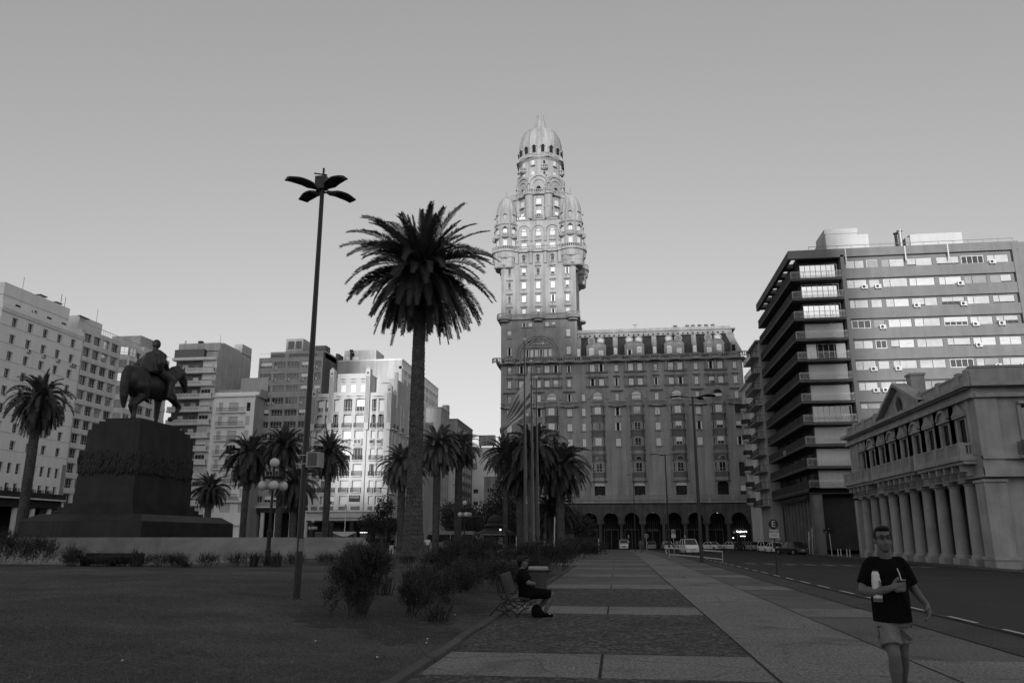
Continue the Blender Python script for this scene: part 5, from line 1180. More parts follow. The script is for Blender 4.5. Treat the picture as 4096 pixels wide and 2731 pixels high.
spiky(-5.3,21.8,120,.85,'spiky long-leaved plant among the bed shrubs, left one')
spiky(-4.6,24.0,150,1.0,'tall spiky plant rising before the wide rounded bush')
spiky(-5.9,20.0,50,.7,'thin spiky plant beside the twiggy shrub')
spiky(-3.9,29.5,90,.8,'spiky plant between the wide bush and the bush behind the sitting man')
spiky(-19.6,31,60,.95,'spiky plant rising above the low bench',z=.42)
spiky(-14.6,31.2,80,.75,'spiky plant in the plant row, left of the five-globe lamp',z=.46)
spiky(-13.8,31.5,60,.7,'second spiky plant in the row, just left of the five-globe lamp',z=.46)
spiky(-17.2,30.6,70,.5,'pale weeping grass tuft right of the low bench',z=.42,spread=1.8,m=grassm)
spiky(-3.55,15.9,80,.45,'pale grass tuft right of the twiggy shrub',spread=1.6,m=grassm)
# low bench at the left
b=MB(); b.box(-22.2,-19.6,31.0,31.5,.80,.88,iron); b.box(-22.2,-19.6,31.45,31.55,.55,1.0,iron); [b.box(x,x+.12,31,31.5,.3,.8,iron) for x in (-22.1,-20.9,-19.8)]; b.box(-22.2,-19.6,31.48,31.5,.9,.93,steel)
b.build('low_bench',label='long low dark bench in front of the granite wall',cat='bench')
# ------------------------------------------------------------------ LAMPS
def ledhead(L=1.1,w=.50):
    b=MB(); n=10; top=[];vs=[];fs=[]
    for i in range(n+1):
        t=i/n; ww=w/2*(.35+.65*ss(0,.22,t))*(1-.25*ss(.6,1,t)); x=t*L; z=.10*sin(t*PI*.9)
        vs+=[(x,-ww,z),(x,0,z+.05),(x,ww,z),(x,ww,z-.05),(x,-ww,z-.05)]
    for i in range(n):
        for k in range(5): fs.append((i*5+k,i*5+(k+1)%5,(i+1)*5+(k+1)%5,(i+1)*5+k))
    fs+=[(0,1,2,3,4),tuple(n*5+k for k in (4,3,2,1,0))]; b.mesh(vs,fs,pole); b.box(L*.45,L*.93,-w*.33,w*.33,-.0,.045,darkc); return b.me('lamp_head')
LH=ledhead()
def ledpost(x,y,z,h,r,angs,label,hs=1.0,arm=.35,tilt=-.0,group=None):
    o=empty('street_lamp',(x,y,z),0,label,'street lamp',group); b=MB(); b.cyl(0,0,-.05,h,r,pole,12,r*.62); b.cyl(0,0,-.05,.1,r*1.7,pole,12); b.box(-.02,.02,-r-.012,-r+.02,.2,h*.98,pole); b.build('post',o)
    for a in angs:
        q=MB(); q.tube([(0,0,h-.1),(arm*cos(a),arm*sin(a),h)],.04*hs,pole,6); q.build('arm',o)
        inst('lamp_head',LH,o,(arm*cos(a)*.9,arm*sin(a)*.9,h),a,s=hs)
    return o
lp=ledpost(-7.28,17.85,.2,10.15,.085,(R(56),R(142),R(228),R(322)),'tall dark near lamp post with four leaf-shaped heads and a grey cabinet',.72,.2)
b=MB(); b.box(.1,.42,-.2,.12,3.02,3.38,grey); b.box(-.16,.12,-.14,-.12,3.1,3.12,steel); b.box(-.16,.12,-.14,-.12,3.3,3.32,steel); b.box(.15,.37,-.205,-.2,3.05,3.35,greyc); b.build('cabinet',lp)
b=MB(); b.lathe([(.098,1.12),(.098,1.4)],0,0,mat('sticker_paper',.22,.7,.15,6),14); b.build('sticker',lp); b=MB(); b.box(-.18,.12,-.1,.1,10.15,10.5,pole); b.tube([(0,0,10.3),(0,0,10.75)],.03,pole,5); b.tube([(-.25,0,10.62),(.1,0,10.55)],.02,pole,5); b.build('camera_box',lp)
ledpost(5.62,56,-.05,11.4,.13,(R(5),R(60),R(175),R(-10)),'tall lamp post with four flat heads beside the steel railing',.95,.6)
ledpost(6.0,96,-.25,11.6,.11,(R(10),R(170),R(100)),'lamp post before the middle of the palace with three flat heads',.9,.9)
ledpost(2.6,118,-.4,11.0,.09,(R(15),R(185)),'slim lamp post before the palace arcade, nearest the walking path',.6,.4)
ledpost(-30.5,104,-.2,8.3,.09,(R(10),R(190)),'slim lamp post in front of the deco block',.8,.4)
ledpost(-60,88,0,8.5,.1,(R(10),R(190)),'slim lamp post beside the far left palm trunk',.8,.4)
ledpost(-16.3,115,-.3,10.6,.1,(R(10),R(190)),'slim lamp post just right of the tall dark street tree',.8,.4)
ledpost(-21.3,108,-.3,9,.08,(R(180),),'slim lamp post behind the domed kiosk',.7,.4)
def globes(x,y,z,s,label,n=4,r=.21):
    o=empty('globe_lamp',(x,y,z),0,label,'street lamp'); b=MB()
    b.lathe([(.17,-.1),(.17,.1),(.11,.16),(.11,.5),(.14,.52),(.14,.58),(.09,.62),(.09,1.3),(.12,1.32),(.12,1.38),(.065,1.45),(.05,3.6),(.07,3.62),(.07,3.7),(.04,3.72),(.04,4.05),(.09,4.1)],0,0,iron,12)
    for i in range(n):
        a=2*PI*i/n+.5; b.tube([(0,0,3.5),(.2*cos(a),.2*sin(a),3.62),(.42*cos(a),.42*sin(a),3.62),(.42*cos(a),.42*sin(a),3.5)],.025,iron,5)
    b.lathe([(.02,3.62),(.5,3.66),(.5,3.7),(.02,3.72)],0,0,iron,14); b.build('post',o)
    q=MB(); q.sphere((0,0,4.3),r,lampg,18,12); q.build('globe',o,smooth=True)
    for i in range(n):
        a=2*PI*i/n+.5; q=MB(); q.sphere((.42*cos(a),.42*sin(a),3.3),r,lampg,18,12); q.build('globe',o,smooth=True)
    o.scale=(s,s,s); return o
globes(-14.85,33,.52,1.0,'five-globe cast iron lamp in front of the granite wall')
globes(-17.6,92,-.1,1.32,'five-globe lamp right of the domed kiosk',4,.22)
globes(-42.3,108,-.2,.95,'globe lamp behind the middle palms at the foot of the deco block',4,.24)
ft=empty('pale_post',(-32.2,92,-.1),0,'pale thin post with a crossbar beside the leafy street tree','post'); b=MB(); b.tube([(0,0,0),(.15,0,3),(.1,0,5.4)],.07,ac,8,.04); b.sphere((.1,0,5.5),.12,lampg,8,6); b.prism([(-1.3,-.1),(1.5,-.1),(1.5,.1),(-1.3,.1)],2.3,2.42,ac); b.xprism([(-1.3,2.3),(1.5,2.3),(.4,1.9),(-.2,1.9)],-.05,.05,ac); b.build('mast',ft)
# ------------------------------------------------------------------ FLAGPOLES
for (x,y,t,l) in ((-6.75,59,16.75,'left flagpole with a gold ball, carrying the striped flag'),(-7.05,67,16.8,'middle flagpole behind the hanging flag'),(-7.3,74,16.8,'right flagpole with nothing hanging from it'),):
    o=empty('flagpole',(x,y,P(y)),0,l,'flagpole'); b=MB(); b.cyl(0,0,0,t-P(y)-.2,.085,fpole,10,.05); b.tube([(.12,-.06,.6),(.07,-.05,t-.6)],.008,signw,4); b.tube([(.2,-.06,1.2),(.07,-.05,t-.6)],.008,signw,4); b.build('pole',o); q=MB(); q.sphere((0,0,t-P(y)-.1),.17,lampg,12,8); q.build('ball',o,smooth=True)
# drooping flag with stripes
vs=[];fs=[];n=30;mm=18; b=MB()
fo=empty('flag',(-7.08,66.9,0),0,'large striped flag hanging limp from the middle flagpole','flag')
for j in range(mm+1):
    v=j/mm
    for i in range(n+1):
        u=i/n   # u along the fly, hanging down-left
        top=Vector((0,0,16.1)); hx=-.05-2.65*u*(1-v*.25*(1-u)); z=(16.1-5.2*u**.95)*(1-v)+(12.2-1.9*u**1.2)*v
        vs.append((hx,-.1+.22*sin(9*u+5*v)*min(1,u*3)*1.0,z))
flagw=mat('flag_white',.42,.8,.1,2)
for j in range(mm):
    for i in range(n):
        s=int(j/mm*9); canton=(s<5 and i<n*.34)
        m=flagw if (s%2==0 or canton) else mat('flag_stripe',.11,.8,.05,3)
        k=[j*(n+1)+i,j*(n+1)+i+1,(j+1)*(n+1)+i+1,(j+1)*(n+1)+i]; b.face([vs[q] for q in k],m)
b.build('cloth',fo,smooth=True)
b=MB(); b.tube([(-7.1+7.08,.06,16.3),(-.02,.0,9.5)],.01,signw,4); b.build('halyard',fo)
# ------------------------------------------------------------------ WALKING MAN (faces -y = the camera)
wm=empty('person',(2.74,8.8,0),R(-3),'man in a black t-shirt, glasses and khaki cargo shorts walking towards the camera','person')
def hand(p,d,n,side,curl,s=1.0,thumb=None):
    """p wrist, d finger direction, n palm normal (towards what is held), side = thumb side"""
    p=Vector(p); d=Vector(d).normalized(); n=Vector(n).normalized(); t=Vector(side).normalized(); out=[]
    out.append(('c',[(tuple(p),.029*s),(tuple(p+d*.045*s+t*.012*s),.03*s),(tuple(p+d*.08*s+t*.016*s),.024*s)])); out.append(('c',[(tuple(p+d*.045*s-t*.018*s),.027*s),(tuple(p+d*.08*s-t*.02*s),.02*s)]))
    for i,(off,L) in enumerate(((.032,.078),(.011,.086),(-.011,.08),(-.031,.064))):
        q=p+d*.088*s+t*off*s; ch=[(tuple(q),.0115*s)]; dd=d.copy()
        for k in range(3):
            a=curl*(.55+.35*k); dd=(d*cos(a)+n*sin(a)).normalized(); q=q+dd*L*s*(.44,.32,.24)[k]; ch.append((tuple(q),(.0108,.0098,.0086)[k]*s))
        out.append(('c',ch))
    td=(d*.55+t*.75+n*.35).normalized() if thumb is None else Vector(thumb).normalized()
    q=p+d*.02*s+t*.028*s; q2=q+td*.045*s; q3=q2+(td*.6+d*.5+n*.5*curl).normalized()*.035*s; out.append(('c',[(tuple(q),.017*s),(tuple(q2),.0135*s),(tuple(q3),.011*s)]))
    return out
def headprims(c,s=1.0,yaw=0):
    c=Vector(c); M=Matrix.Rotation(yaw,3,'Z'); f=lambda x,y,z:tuple(c+M@Vector((x,y,z))*s)
    e=lambda x,y,z,a,b_,c_: ('e',f(x,y,z),(a*s,b_*s,c_*s),0,0)
    return [e(0,.015,.03,.083,.1,.098),e(0,-.015,-.035,.074,.082,.085),e(0,-.045,-.085,.045,.045,.032),e(0,-.1,-.018,.014,.02,.028),e(0,-.112,-.034,.018,.014,.012),e(0,-.08,.045,.06,.018,.014),
            e(-.04,-.055,-.03,.032,.03,.038),e(.04,-.055,-.03,.032,.03,.038),e(-.086,.01,-.01,.012,.022,.034),e(.086,.01,-.01,.012,.022,.034),e(0,-.083,-.06,.03,.014,.01),e(0,-.082,-.072,.026,.013,.009)]
hc=(-.01,-.02,1.60)
sc_=1.03
B=headprims(hc,sc_,R(4))+[('c',[((-.01,.0,1.5),.072),((0,.02,1.42),.078),((.01,.03,1.34),.1)]),
 ('e',(.0,.01,1.23),(.185,.13,.18),0,0),('e',(.0,-.02,1.02),(.18,.15,.2),0,0),('e',(.0,.0,.88),(.165,.13,.12),0,0),
 ('c',[((-.165,.02,1.36),.06),((-.24,.01,1.24),.056),((-.295,-.03,1.10),.05),((-.21,-.17,1.09),.049),((-.1,-.25,1.12),.038),((-.045,-.275,1.14),.031)]),
 ('c',[((.165,.02,1.36),.06),((.225,.04,1.24),.055),((.285,.06,1.12),.048),((.325,-.03,1.03),.04),((.345,-.12,.98),.028)]),
 ('c',[((-.08,.0,.88),.11),((-.075,-.1,.62),.085),((-.06,-.15,.5),.066),((-.055,-.12,.36),.07),((-.05,-.07,.2),.045),((-.05,-.05,.09),.04)]),
 ('c',[((.08,.02,.88),.11),((.085,.02,.62),.08),((.085,.05,.5),.064),((.11,.16,.38),.066),((.14,.3,.22),.043),((.15,.38,.14),.038)])]
B+=hand((-.045,-.275,1.14),(.95,-.1,.06),(.05,.98,0),(0,0,1),1.0,1.12,thumb=(.5,-.25,.8))
B+=hand((.345,-.12,.98),(.08,-.3,-.95),(-.95,-.1,0),(-.1,-.95,.3),.95,1.12)
organic('body',B,.0075,skin,2,wm)
T=[('e',(.0,.01,1.24),(.21,.155,.19),0,0),('e',(.0,-.03,1.05),(.2,.175,.2),0,0),('f',(.0,-.01,1.2),.205,(.0,-.01,.8),.21,.9),('e',(0,.03,1.385),(.17,.085,.052),0,0),('c',[((-.15,.02,1.375),.062),((.15,.02,1.375),.062)]),
 ('c',[((-.16,.02,1.355),.078),((-.205,.015,1.29),.08)]),('f',(-.18,.02,1.34),.08,(-.265,-.0,1.15),.088,1),('c',[((.16,.02,1.355),.078),((.2,.02,1.29),.078)]),('f',(.175,.02,1.34),.08,(.25,.012,1.15),.085,1),
 ('c',[((.1,-.17,1.05),.022),((.14,-.17,.9),.02)]),('c',[((-.12,-.16,1.08),.02),((-.08,-.17,.93),.022)])]
organic('tshirt',T,.011,blackc,1,wm)
S=[('f',(0,0,.92),.18,(0,0,.76),.19,.78),('f',(-.08,-.02,.84),.115,(-.07,-.13,.58),.12,.95),('f',(.08,.02,.84),.115,(.09,.04,.6),.115,.95),('e',(-.185,-.08,.7),(.028,.06,.075),0,0),('e',(.19,.03,.7),(.028,.06,.075),0,0),('c',[((-.195,-.12,.77),.018),((-.185,-.02,.76),.018)]),
 ('c',[((-.14,-.13,.74),.018),((-.02,-.17,.66),.018)]),('c',[((-.09,-.22,.66),.014),((.0,-.2,.61),.014)]),('c',[((.05,-.1,.75),.018),((.16,-.09,.66),.018)]),('c',[((-.11,-.17,.76),.014),((-.1,-.22,.63),.014)]),('c',[((.06,-.08,.7),.014),((.15,-.07,.64),.014)])]
organic('shorts',S,.010,khaki,1,wm)
pk=mat('dark_pocket_cloth',.06,.9,.3,9,0,.4,20)  # darker cloth for the cargo pockets
for s in (-1,1):
    organic('cargo_pocket',[('e',(s*.19,-.09 if s<0 else .02,.70),(.016,.05,.07),0,0),('c',[((s*.185,-.14 if s<0 else -.04,.76),.012),((s*.195,-.06 if s<0 else .05,.755),.012)])],.008,pk,1,wm)
hr=Vector(hc)
organic('hair',[('e',tuple(hr+Vector((0,.04,.055))),(.092,.098,.092),0,0),('e',tuple(hr+Vector((0,-.02,.108))),(.078,.085,.036),R(-10),0),('e',tuple(hr+Vector((-.085,.02,.03))),(.012,.05,.062),0,0),('e',tuple(hr+Vector((.085,.02,.03))),(.012,.05,.062),0,0)],.007,hair,1,wm)
for x,z,yy in ((-.05,.0,-.07),(.155,0,.37)):
    S2=[('e',(x,-.13+yy+.07,.05),(.05,.15,.05),R(-8) if yy>0 else 0,0),('c',[((x,yy,.07),.05),((x,yy,.12),.045)])]; o=organic('shoe',S2,.012,blackc,1,wm)
    if yy>0: o.location=(0,.0,.03)
lensm=mat('clear_lens',.05,.1,0,spec=.6); lensm.node_tree.nodes['Principled BSDF'].inputs['Alpha'].default_value=.3
b=MB()
for s in (-1,1):
    cx_=hr.x+.04*s; pts=[(cx_+.031*cos(t*PI/5),hr.y-.118+.012*abs(cos(t*PI/5)),hr.z+.022+.019*sin(t*PI/5)) for t in range(11)]; b.tube(pts,.0028,iron,5,cap=False)
    b.tube([(hr.x+.072*s,hr.y-.105,hr.z+.03),(hr.x+.098*s,hr.y+.0,hr.z+.025)],.003,iron,5)
    vs=[(cx_+.029*cos(t*PI/5),hr.y-.116,hr.z+.022+.017*sin(t*PI/5)) for t in range(10)]; b.face(vs,lensm)
b.tube([(hr.x-.012,hr.y-.12,hr.z+.03),(hr.x+.012,hr.y-.12,hr.z+.03)],.003,iron,5); b.build('glasses',wm)
b=MB(); b.tube([(hr.x-.026,hr.y-.095,hr.z-.071),(hr.x,hr.y-.1015,hr.z-.068),(hr.x+.028,hr.y-.095,hr.z-.067)],.003,mat('lip',.05,.6,0),5); b.build('mouth',wm); b=MB(); b.tube([(hr.x-.058,hr.y-.096,hr.z+.046),(hr.x-.02,hr.y-.105,hr.z+.049)],.0026,hair,5); b.tube([(hr.x+.058,hr.y-.096,hr.z+.048),(hr.x+.02,hr.y-.105,hr.z+.051)],.0035,hair,5); b.build('eyebrows',wm); b=MB(); b.sphere((hr.x-.036,hr.y-.082,hr.z+.02),.014,hair,8,6,.6); b.sphere((hr.x+.036,hr.y-.082,hr.z+.02),.014,hair,8,6,.6); b.build('eyes',wm)
wm.scale=(.88,.97,1)
th=empty('thermos',(2.74-.165,8.8-.165,1.0),0,'white vacuum flask with dark lid clamped under the bent arm of the walking man','flask')
b=MB(); b.lathe([(.050,.03),(.052,.05),(.052,.235),(.048,.24),(.046,.25),(.044,.29),(.03,.325)],0,0,plastic,24); b.build('flask_body',th,smooth=False)
b=MB(); b.lathe([(.053,0),(.053,.04)],0,0,greyc,24); b.build('base',th); b=MB(); b.lathe([(.03,.322),(.032,.335),(.028,.34)],0,0,darkc,16); b.build('lid',th); b=MB(); b.tube([(.02,-.052,.22),(.022,-.068,.21),(.022,-.068,.12),(.02,-.052,.11)],.008,greyc,6); b.build('handle',th); th.scale=(.85,.85,.9)
mt=empty('drinking_gourd',(2.74+.055,8.8-.235,1.125),0,'dark mate gourd with a metal straw held at the chest of the walking man','cup')
b=MB(); b.lathe([(.018,0),(.034,.02),(.038,.045),(.034,.07),(.036,.085)],0,0,mat('gourd',.03,.4,.1,20,spec=.5),18); b.build('gourd',mt); b=MB(); b.lathe([(.036,.083),(.042,.088),(.04,.093)],0,0,steel,18); b.build('rim',mt); b=MB(); b.tube([(.005,0,.06),(-.012,0,.15),(-.028,0,.2)],.0055,plastic,6); b.build('straw',mt)
# ------------------------------------------------------------------ SITTING MAN (faces +x), bench, bin
def bench(x,y,z,rz,label):
    o=empty('park_bench',(x,y,z),rz,label,'bench','park benches with curled iron legs'); b=MB()  # local: seat faces +x, length along y 0..1.7
    for i in range(6): t=i/5; b.box(-.17+t*.36,-.11+t*.36,0,1.75,.36+.02*sin(t*3),.385+.02*sin(t*3),wood)
    b.build('seat',o); b=MB()
    for i in range(7): t=i/6; b.mesh([(-.24-.11*t-.0,0,.45+.36*t),(-.26-.11*t,0,.50+.36*t),(-.26-.11*t,1.75,.50+.36*t),(-.24-.11*t,1.75,.45+.36*t),(-.21-.11*t,0,.45+.36*t),(-.23-.11*t,0,.50+.36*t),(-.23-.11*t,1.75,.50+.36*t),(-.21-.11*t,1.75,.45+.36*t)],[(0,1,2,3),(4,7,6,5),(0,4,5,1),(3,2,6,7),(1,5,6,2)],wood)
    b.build('backrest',o)
    for yy in (.05,1.7):
        b=MB(); T=lambda p:b.tube([(q[0],yy,q[1]) for q in p],.014,iron,6)
        T([(.24,.37),(.1,.33),(-.1,.33),(-.2,.38),(-.26,.5),(-.4,.88),(-.46,.95)]); T([(-.2,.36),(-.35,.28),(-.5,.12),(-.62,.0)]); T([(-.5,.12),(-.56,.02)])
        T([(.24,.37),(.3,.28),(.24,.2),(.14,.18),(.05,.1),(.0,.03),(.06,.0)]); T([(-.18,.34),(-.05,.2),(.05,.2),(.2,.34)]); T([(-.3,.3),(-.2,.16),(-.06,.12),(.0,.03)]); T([(-.45,.16),(-.3,.14),(-.18,.05),(-.16,.0)])
        T([(-.34+.045*cos(t)+0*t,.63+.13*sin(t)) for t in [k*PI/5 for k in range(11)]]); T([(-.27+.055*cos(t),.44+.07*sin(t)) for t in [k*PI/5 for k in range(11)]])
        T([(-.4,.88),(-.44,.7),(-.4,.5),(-.3,.36)]); b.build('leg',o)
    return o
bench(-2.12,17.0,.0,R(1),'curled iron bench with wooden slats under the sitting man in black')
sm_=empty('person',(-1.98,17.42,0),0,'man in black t-shirt and shorts sitting on the near bench, looking away','person')
hd=Vector((-.06,0,1.11))
B=headprims(hd,1.0,R(112))+[('c',[((-.06,0,1.02),.056),((-.08,0,.9),.07)]),('e',(-.06,0,.78),(.12,.19,.2),0,0),('e',(.02,0,.55),(.16,.18,.2),0,0),('e',(.02,0,.45),(.17,.18,.1),0,0),
 ('c',[((-.07,-.19,.88),.065),((.08,-.25,.7),.05),((.2,-.22,.68),.043),((.12,-.1,.62),.034)]),('c',[((-.07,.19,.88),.065),((.08,.25,.7),.05),((.16,.12,.62),.034)]),
 ('c',[((.05,-.1,.46),.1),((.35,-.12,.48),.085),((.56,-.12,.45),.068),((.52,-.12,.32),.062),((.42,-.12,.1),.038)]),('c',[((.05,.12,.46),.1),((.33,.18,.46),.085),((.5,.2,.43),.066),((.34,.2,.25),.055),((.22,.2,.1),.038)])]
B+=hand((.12,-.1,.62),(-.3,.9,0),(-.9,-.2,0),(0,0,1),.6)
organic('body',B,.009,skin,2,sm_)
organic('tshirt',[('e',(-.06,0,.78),(.15,.22,.21),0,0),('e',(.02,0,.58),(.19,.21,.22),0,0),('e',(-.06,0,.92),(.1,.16,.06),0,0),('c',[((-.07,-.19,.88),.08),((.03,-.235,.76),.075)]),('c',[((-.07,.19,.88),.08),((.03,.235,.76),.075)])],.012,blackc,2,sm_)
organic('shorts',[('e',(.02,0,.44),(.19,.2,.12),0,0),('c',[((.05,-.1,.46),.125),((.3,-.12,.48),.11)]),('f',(.2,-.12,.48),.115,(.56,-.12,.46),.095,1),('c',[((.05,.12,.46),.125),((.3,.17,.46),.11)]),('f',(.2,.15,.46),.115,(.5,.2,.44),.09,1)],.012,blackc,2,sm_)
organic('hair',[('e',tuple(hd+Vector((-.032,-.018,.045))),(.102,.096,.102),0,0),('e',tuple(hd+Vector((.02,.0,.1))),(.08,.08,.035),0,0),('c',[(tuple(hd+Vector((-.07,-.03,-.02))),.05),(tuple(hd+Vector((-.065,-0.02,-.08))),.04)])],.01,hair,2,sm_)
for p,q in (((.42,-.12,.05),(.56,-.13,.035)),((.22,.2,.05),(.36,.21,.035))):
    o=organic('shoe',[('c',[(p,.05),(q,.036)])],.012,blackc,1,sm_)
b=MB(); b.box(.5,.54,-.165,-.085,.062,.075,whitec); b.build('shoe_strap',sm_)
organic('backpack',[('e',(0,0,.13),(.12,.1,.14),0,0),('e',(.06,0,.08),(.1,.1,.09),0,0),('c',[((-.05,-.05,.2),.02),((.0,-.09,.28),.015),((.05,-.05,.2),.02)])],.014,blackc,2)
o=bpy.data.objects['backpack']; o.location=(-1.72,17.15,0); tag(o,'black backpack on the ground at the feet of the sitting man','backpack')
bn=empty('waste_bin',(-2.48,25.3,.03),0,'round grey waste bin with a pale bag folded over its rim, behind the sitting man','bin')
b=MB(); b.lathe([(.2,0),(.23,.1),(.25,.66),(.3,.69),(.3,.73)],0,0,mat('bin_plastic',.06,.6,.1,3),24); b.box(.28,.38,-.08,.08,.66,.71,iron); b.build('drum',bn); b=MB(); b.lathe([(.27,.72),(.28,.74),(.28,.81),(.25,.84),(.21,.81),(.2,.72)],0,0,mat('bin_bag',.3,.5,.12,5),24); b.build('bag_rim',bn,smooth=True); bn.scale=(1.12,1.12,.86)
# ------------------------------------------------------------------ FAR PEOPLE
def figure(x,y,rz,top,bot,label,pose='stand',z=None,h=1.7,skirt=False,group=None,hairc=hair):
    z=P(y) if z is None else z; o=empty('person',(x,y,z),rz,label,'person',group); f=h/1.7
    if pose=='sit':
        body=[('e',(0,0,1.15),(.09,.1,.12),0,0),('c',[((0,0,1.05),.06),((0,0,.98),.07)]),('e',(0,0,.75),(.18,.12,.26),0,0),('c',[((-.1,0,.48),.1),((-.12,-.42,.48),.08),((-.12,-.44,.08),.045),((-.12,-.55,.04),.045)]),('c',[((.1,0,.48),.1),((.12,-.42,.48),.08),((.12,-.44,.08),.045),((.12,-.55,.04),.045)]),('c',[((-.2,0,.92),.06),((-.24,-.1,.7),.045),((-.1,-.3,.6),.04)]),('c',[((.2,0,.92),.06),((.24,-.1,.7),.045),((.1,-.3,.6),.04)])]
        cl=[('e',(0,0,.78),(.21,.15,.26),0,0),('c',[((-.2,0,.92),.075),((-.22,-.04,.8),.07)]),('c',[((.2,0,.92),.075),((.22,-.04,.8),.07)])]; lw=[('e',(0,-.05,.48),(.19,.17,.11),0,0),('c',[((-.1,0,.48),.11),((-.12,-.4,.48),.095)]),('c',[((.1,0,.48),.11),((.12,-.4,.48),.095)])]; hp=(0,.02,1.2)
    else:
        st_=.16 if pose=='walk' else .04
        arms=[('c',[((-.2,0,1.38),.06),((-.26,.02,1.12),.045),((-.24,-.06,.88),.04)]),('c',[((.2,0,1.38),.06),((.26,.02,1.12),.045),((.24,-.06,.88),.04)])]
        if pose=='photo': arms=[('c',[((-.2,0,1.38),.06),((-.28,-.12,1.2),.045),((-.06,-.3,1.48),.04)]),('c',[((.2,0,1.38),.06),((.28,-.12,1.2),.045),((.06,-.3,1.5),.04)])]
        if pose=='hips': arms=[('c',[((-.2,0,1.38),.06),((-.36,.05,1.15),.045),((-.2,-.06,.98),.04)]),('c',[((.2,0,1.38),.06),((.36,.05,1.15),.045),((.2,-.06,.98),.04)])]
        body=[('e',(0,0,1.58),(.09,.1,.12),0,0),('c',[((0,0,1.48),.055),((0,0,1.4),.065)]),('e',(0,0,1.2),(.18,.11,.24),0,0),('e',(0,0,.95),(.16,.12,.15),0,0)]+arms+[('c',[((-.09,0,.9),.09),((-.1,-st_,.5),.06),((-.1,-st_*.6,.08),.04),((-.1,-st_*.6-.12,.04),.04)]),('c',[((.09,0,.9),.09),((.1,st_*.5,.5),.06),((.1,st_*1.6,.08),.04),((.1,st_*1.6-.12,.04),.04)])]
        cl=[('e',(0,0,1.22),(.2,.135,.24),0,0),('c',[((-.19,0,1.37),.075),((-.23,.01,1.24),.07)]),('c',[((.19,0,1.37),.075),((.23,.01,1.24),.07)]),('f',(0,0,1.2),.19,(0,0,.95),.17,.75)]
        lw=[('f',(0,0,1.0),.16,(0,0,.62),.22,.75)] if skirt else [('e',(0,0,.92),(.18,.14,.12),0,0),('c',[((-.09,0,.88),.1),((-.1,-st_,.5),.078)]),('c',[((.09,0,.88),.1),((.1,st_*.5,.5),.078)])]+([('c',[((-.1,-st_,.5),.078),((-.1,-st_*.6,.1),.06)]),('c',[((.1,st_*.5,.5),.078),((.1,st_*1.6,.1),.06)])] if not skirt=='' and pose=='walk' else [])
        hp=(0,.02,1.63)
    organic('body',body,.022,skin,1,o,s=f); organic('top',cl,.024,top,1,o,s=f); organic('bottoms',lw,.024,bot,1,o,s=f); organic('hair',[('e',hp,(.11,.12,.11),0,0)]+([('c',[((0,.08,1.55),.06),((0,.09,1.4),.05)])] if skirt else []),.025,hairc,1,o,s=f); return o
figure(2.9,102,PI,greyc,greyc,'man in grey walking away down the middle of the pale path','walk')
figure(-16.6,77,R(200),mat('mid_cloth',.05,.9,.1),whitec,'woman in a short white skirt, hand on hip, right of the towering palm','hips',h=1.62,skirt=True,z=.05)
figure(-14.6,78.5,R(150),blackc,blackc,'woman in a black dress raising a phone to take a photo','photo',h=1.65,skirt=True,z=.05)
sit=figure(-14.0,100,R(0),greyc,blackc,'man in a pale shirt sitting on the ledge in front of the domed kiosk','sit')
figure(-3.35,70.5,R(90),greyc,blackc,'person lounging on the far bench at the edge of the far lawn','sit',z=-.05)
figure(-11.3,96,R(60),whitec,blackc,'person in a white top sitting behind the long bush','sit')
figure(-9.6,92,R(10),whitec,blackc,'person in white bending low beside the left flagpole','sit',z=-.2)
for i,(x,y,c1,c2,po,l) in enumerate([(-22.3,64,greyc,greyc,'stand','man in a grey shirt seen from behind, left end of the small crowd'),(-20.9,66,blackc,blackc,'stand','person in dark clothes standing second in the small crowd behind the big shrub'),(-20.0,70,blackc,whitec,'walk','person in dark top and white shorts in the middle of the small crowd'),(-19.3,72,whitec,blackc,'stand','person with a white top and backpack in the small crowd'),(-17.9,75,whitec,greyc,'walk','person in a white shirt at the right of the small crowd')]):
    figure(x,y,R(180),c1,c2,l,po,z=.0)
figure(-38.2,98,R(180),whitec,blackc,'small figure in a white top before the deco block, seen over the wall','walk',z=0)
figure(-43,99,R(30),whitec,greyc,'small figure in a white shirt seen over the wall between the middle palms','stand',z=0)
figure(-50,97,R(30),whitec,greyc,'small figure with a white cap seen over the wall by the five-globe lamp','stand',z=0)
figure(29.0,57.5,R(120),blackc,blackc,'woman in a dark dress walking by the corner pier of the colonnaded house','walk',z=-.48,h=1.66,skirt=True)
bench(-3.7,69.6,P(70),R(0),'far iron bench on the edge of the far lawn, left one')
bench(-3.6,73.5,P(74),R(0),'far iron bench on the edge of the far lawn, right one')
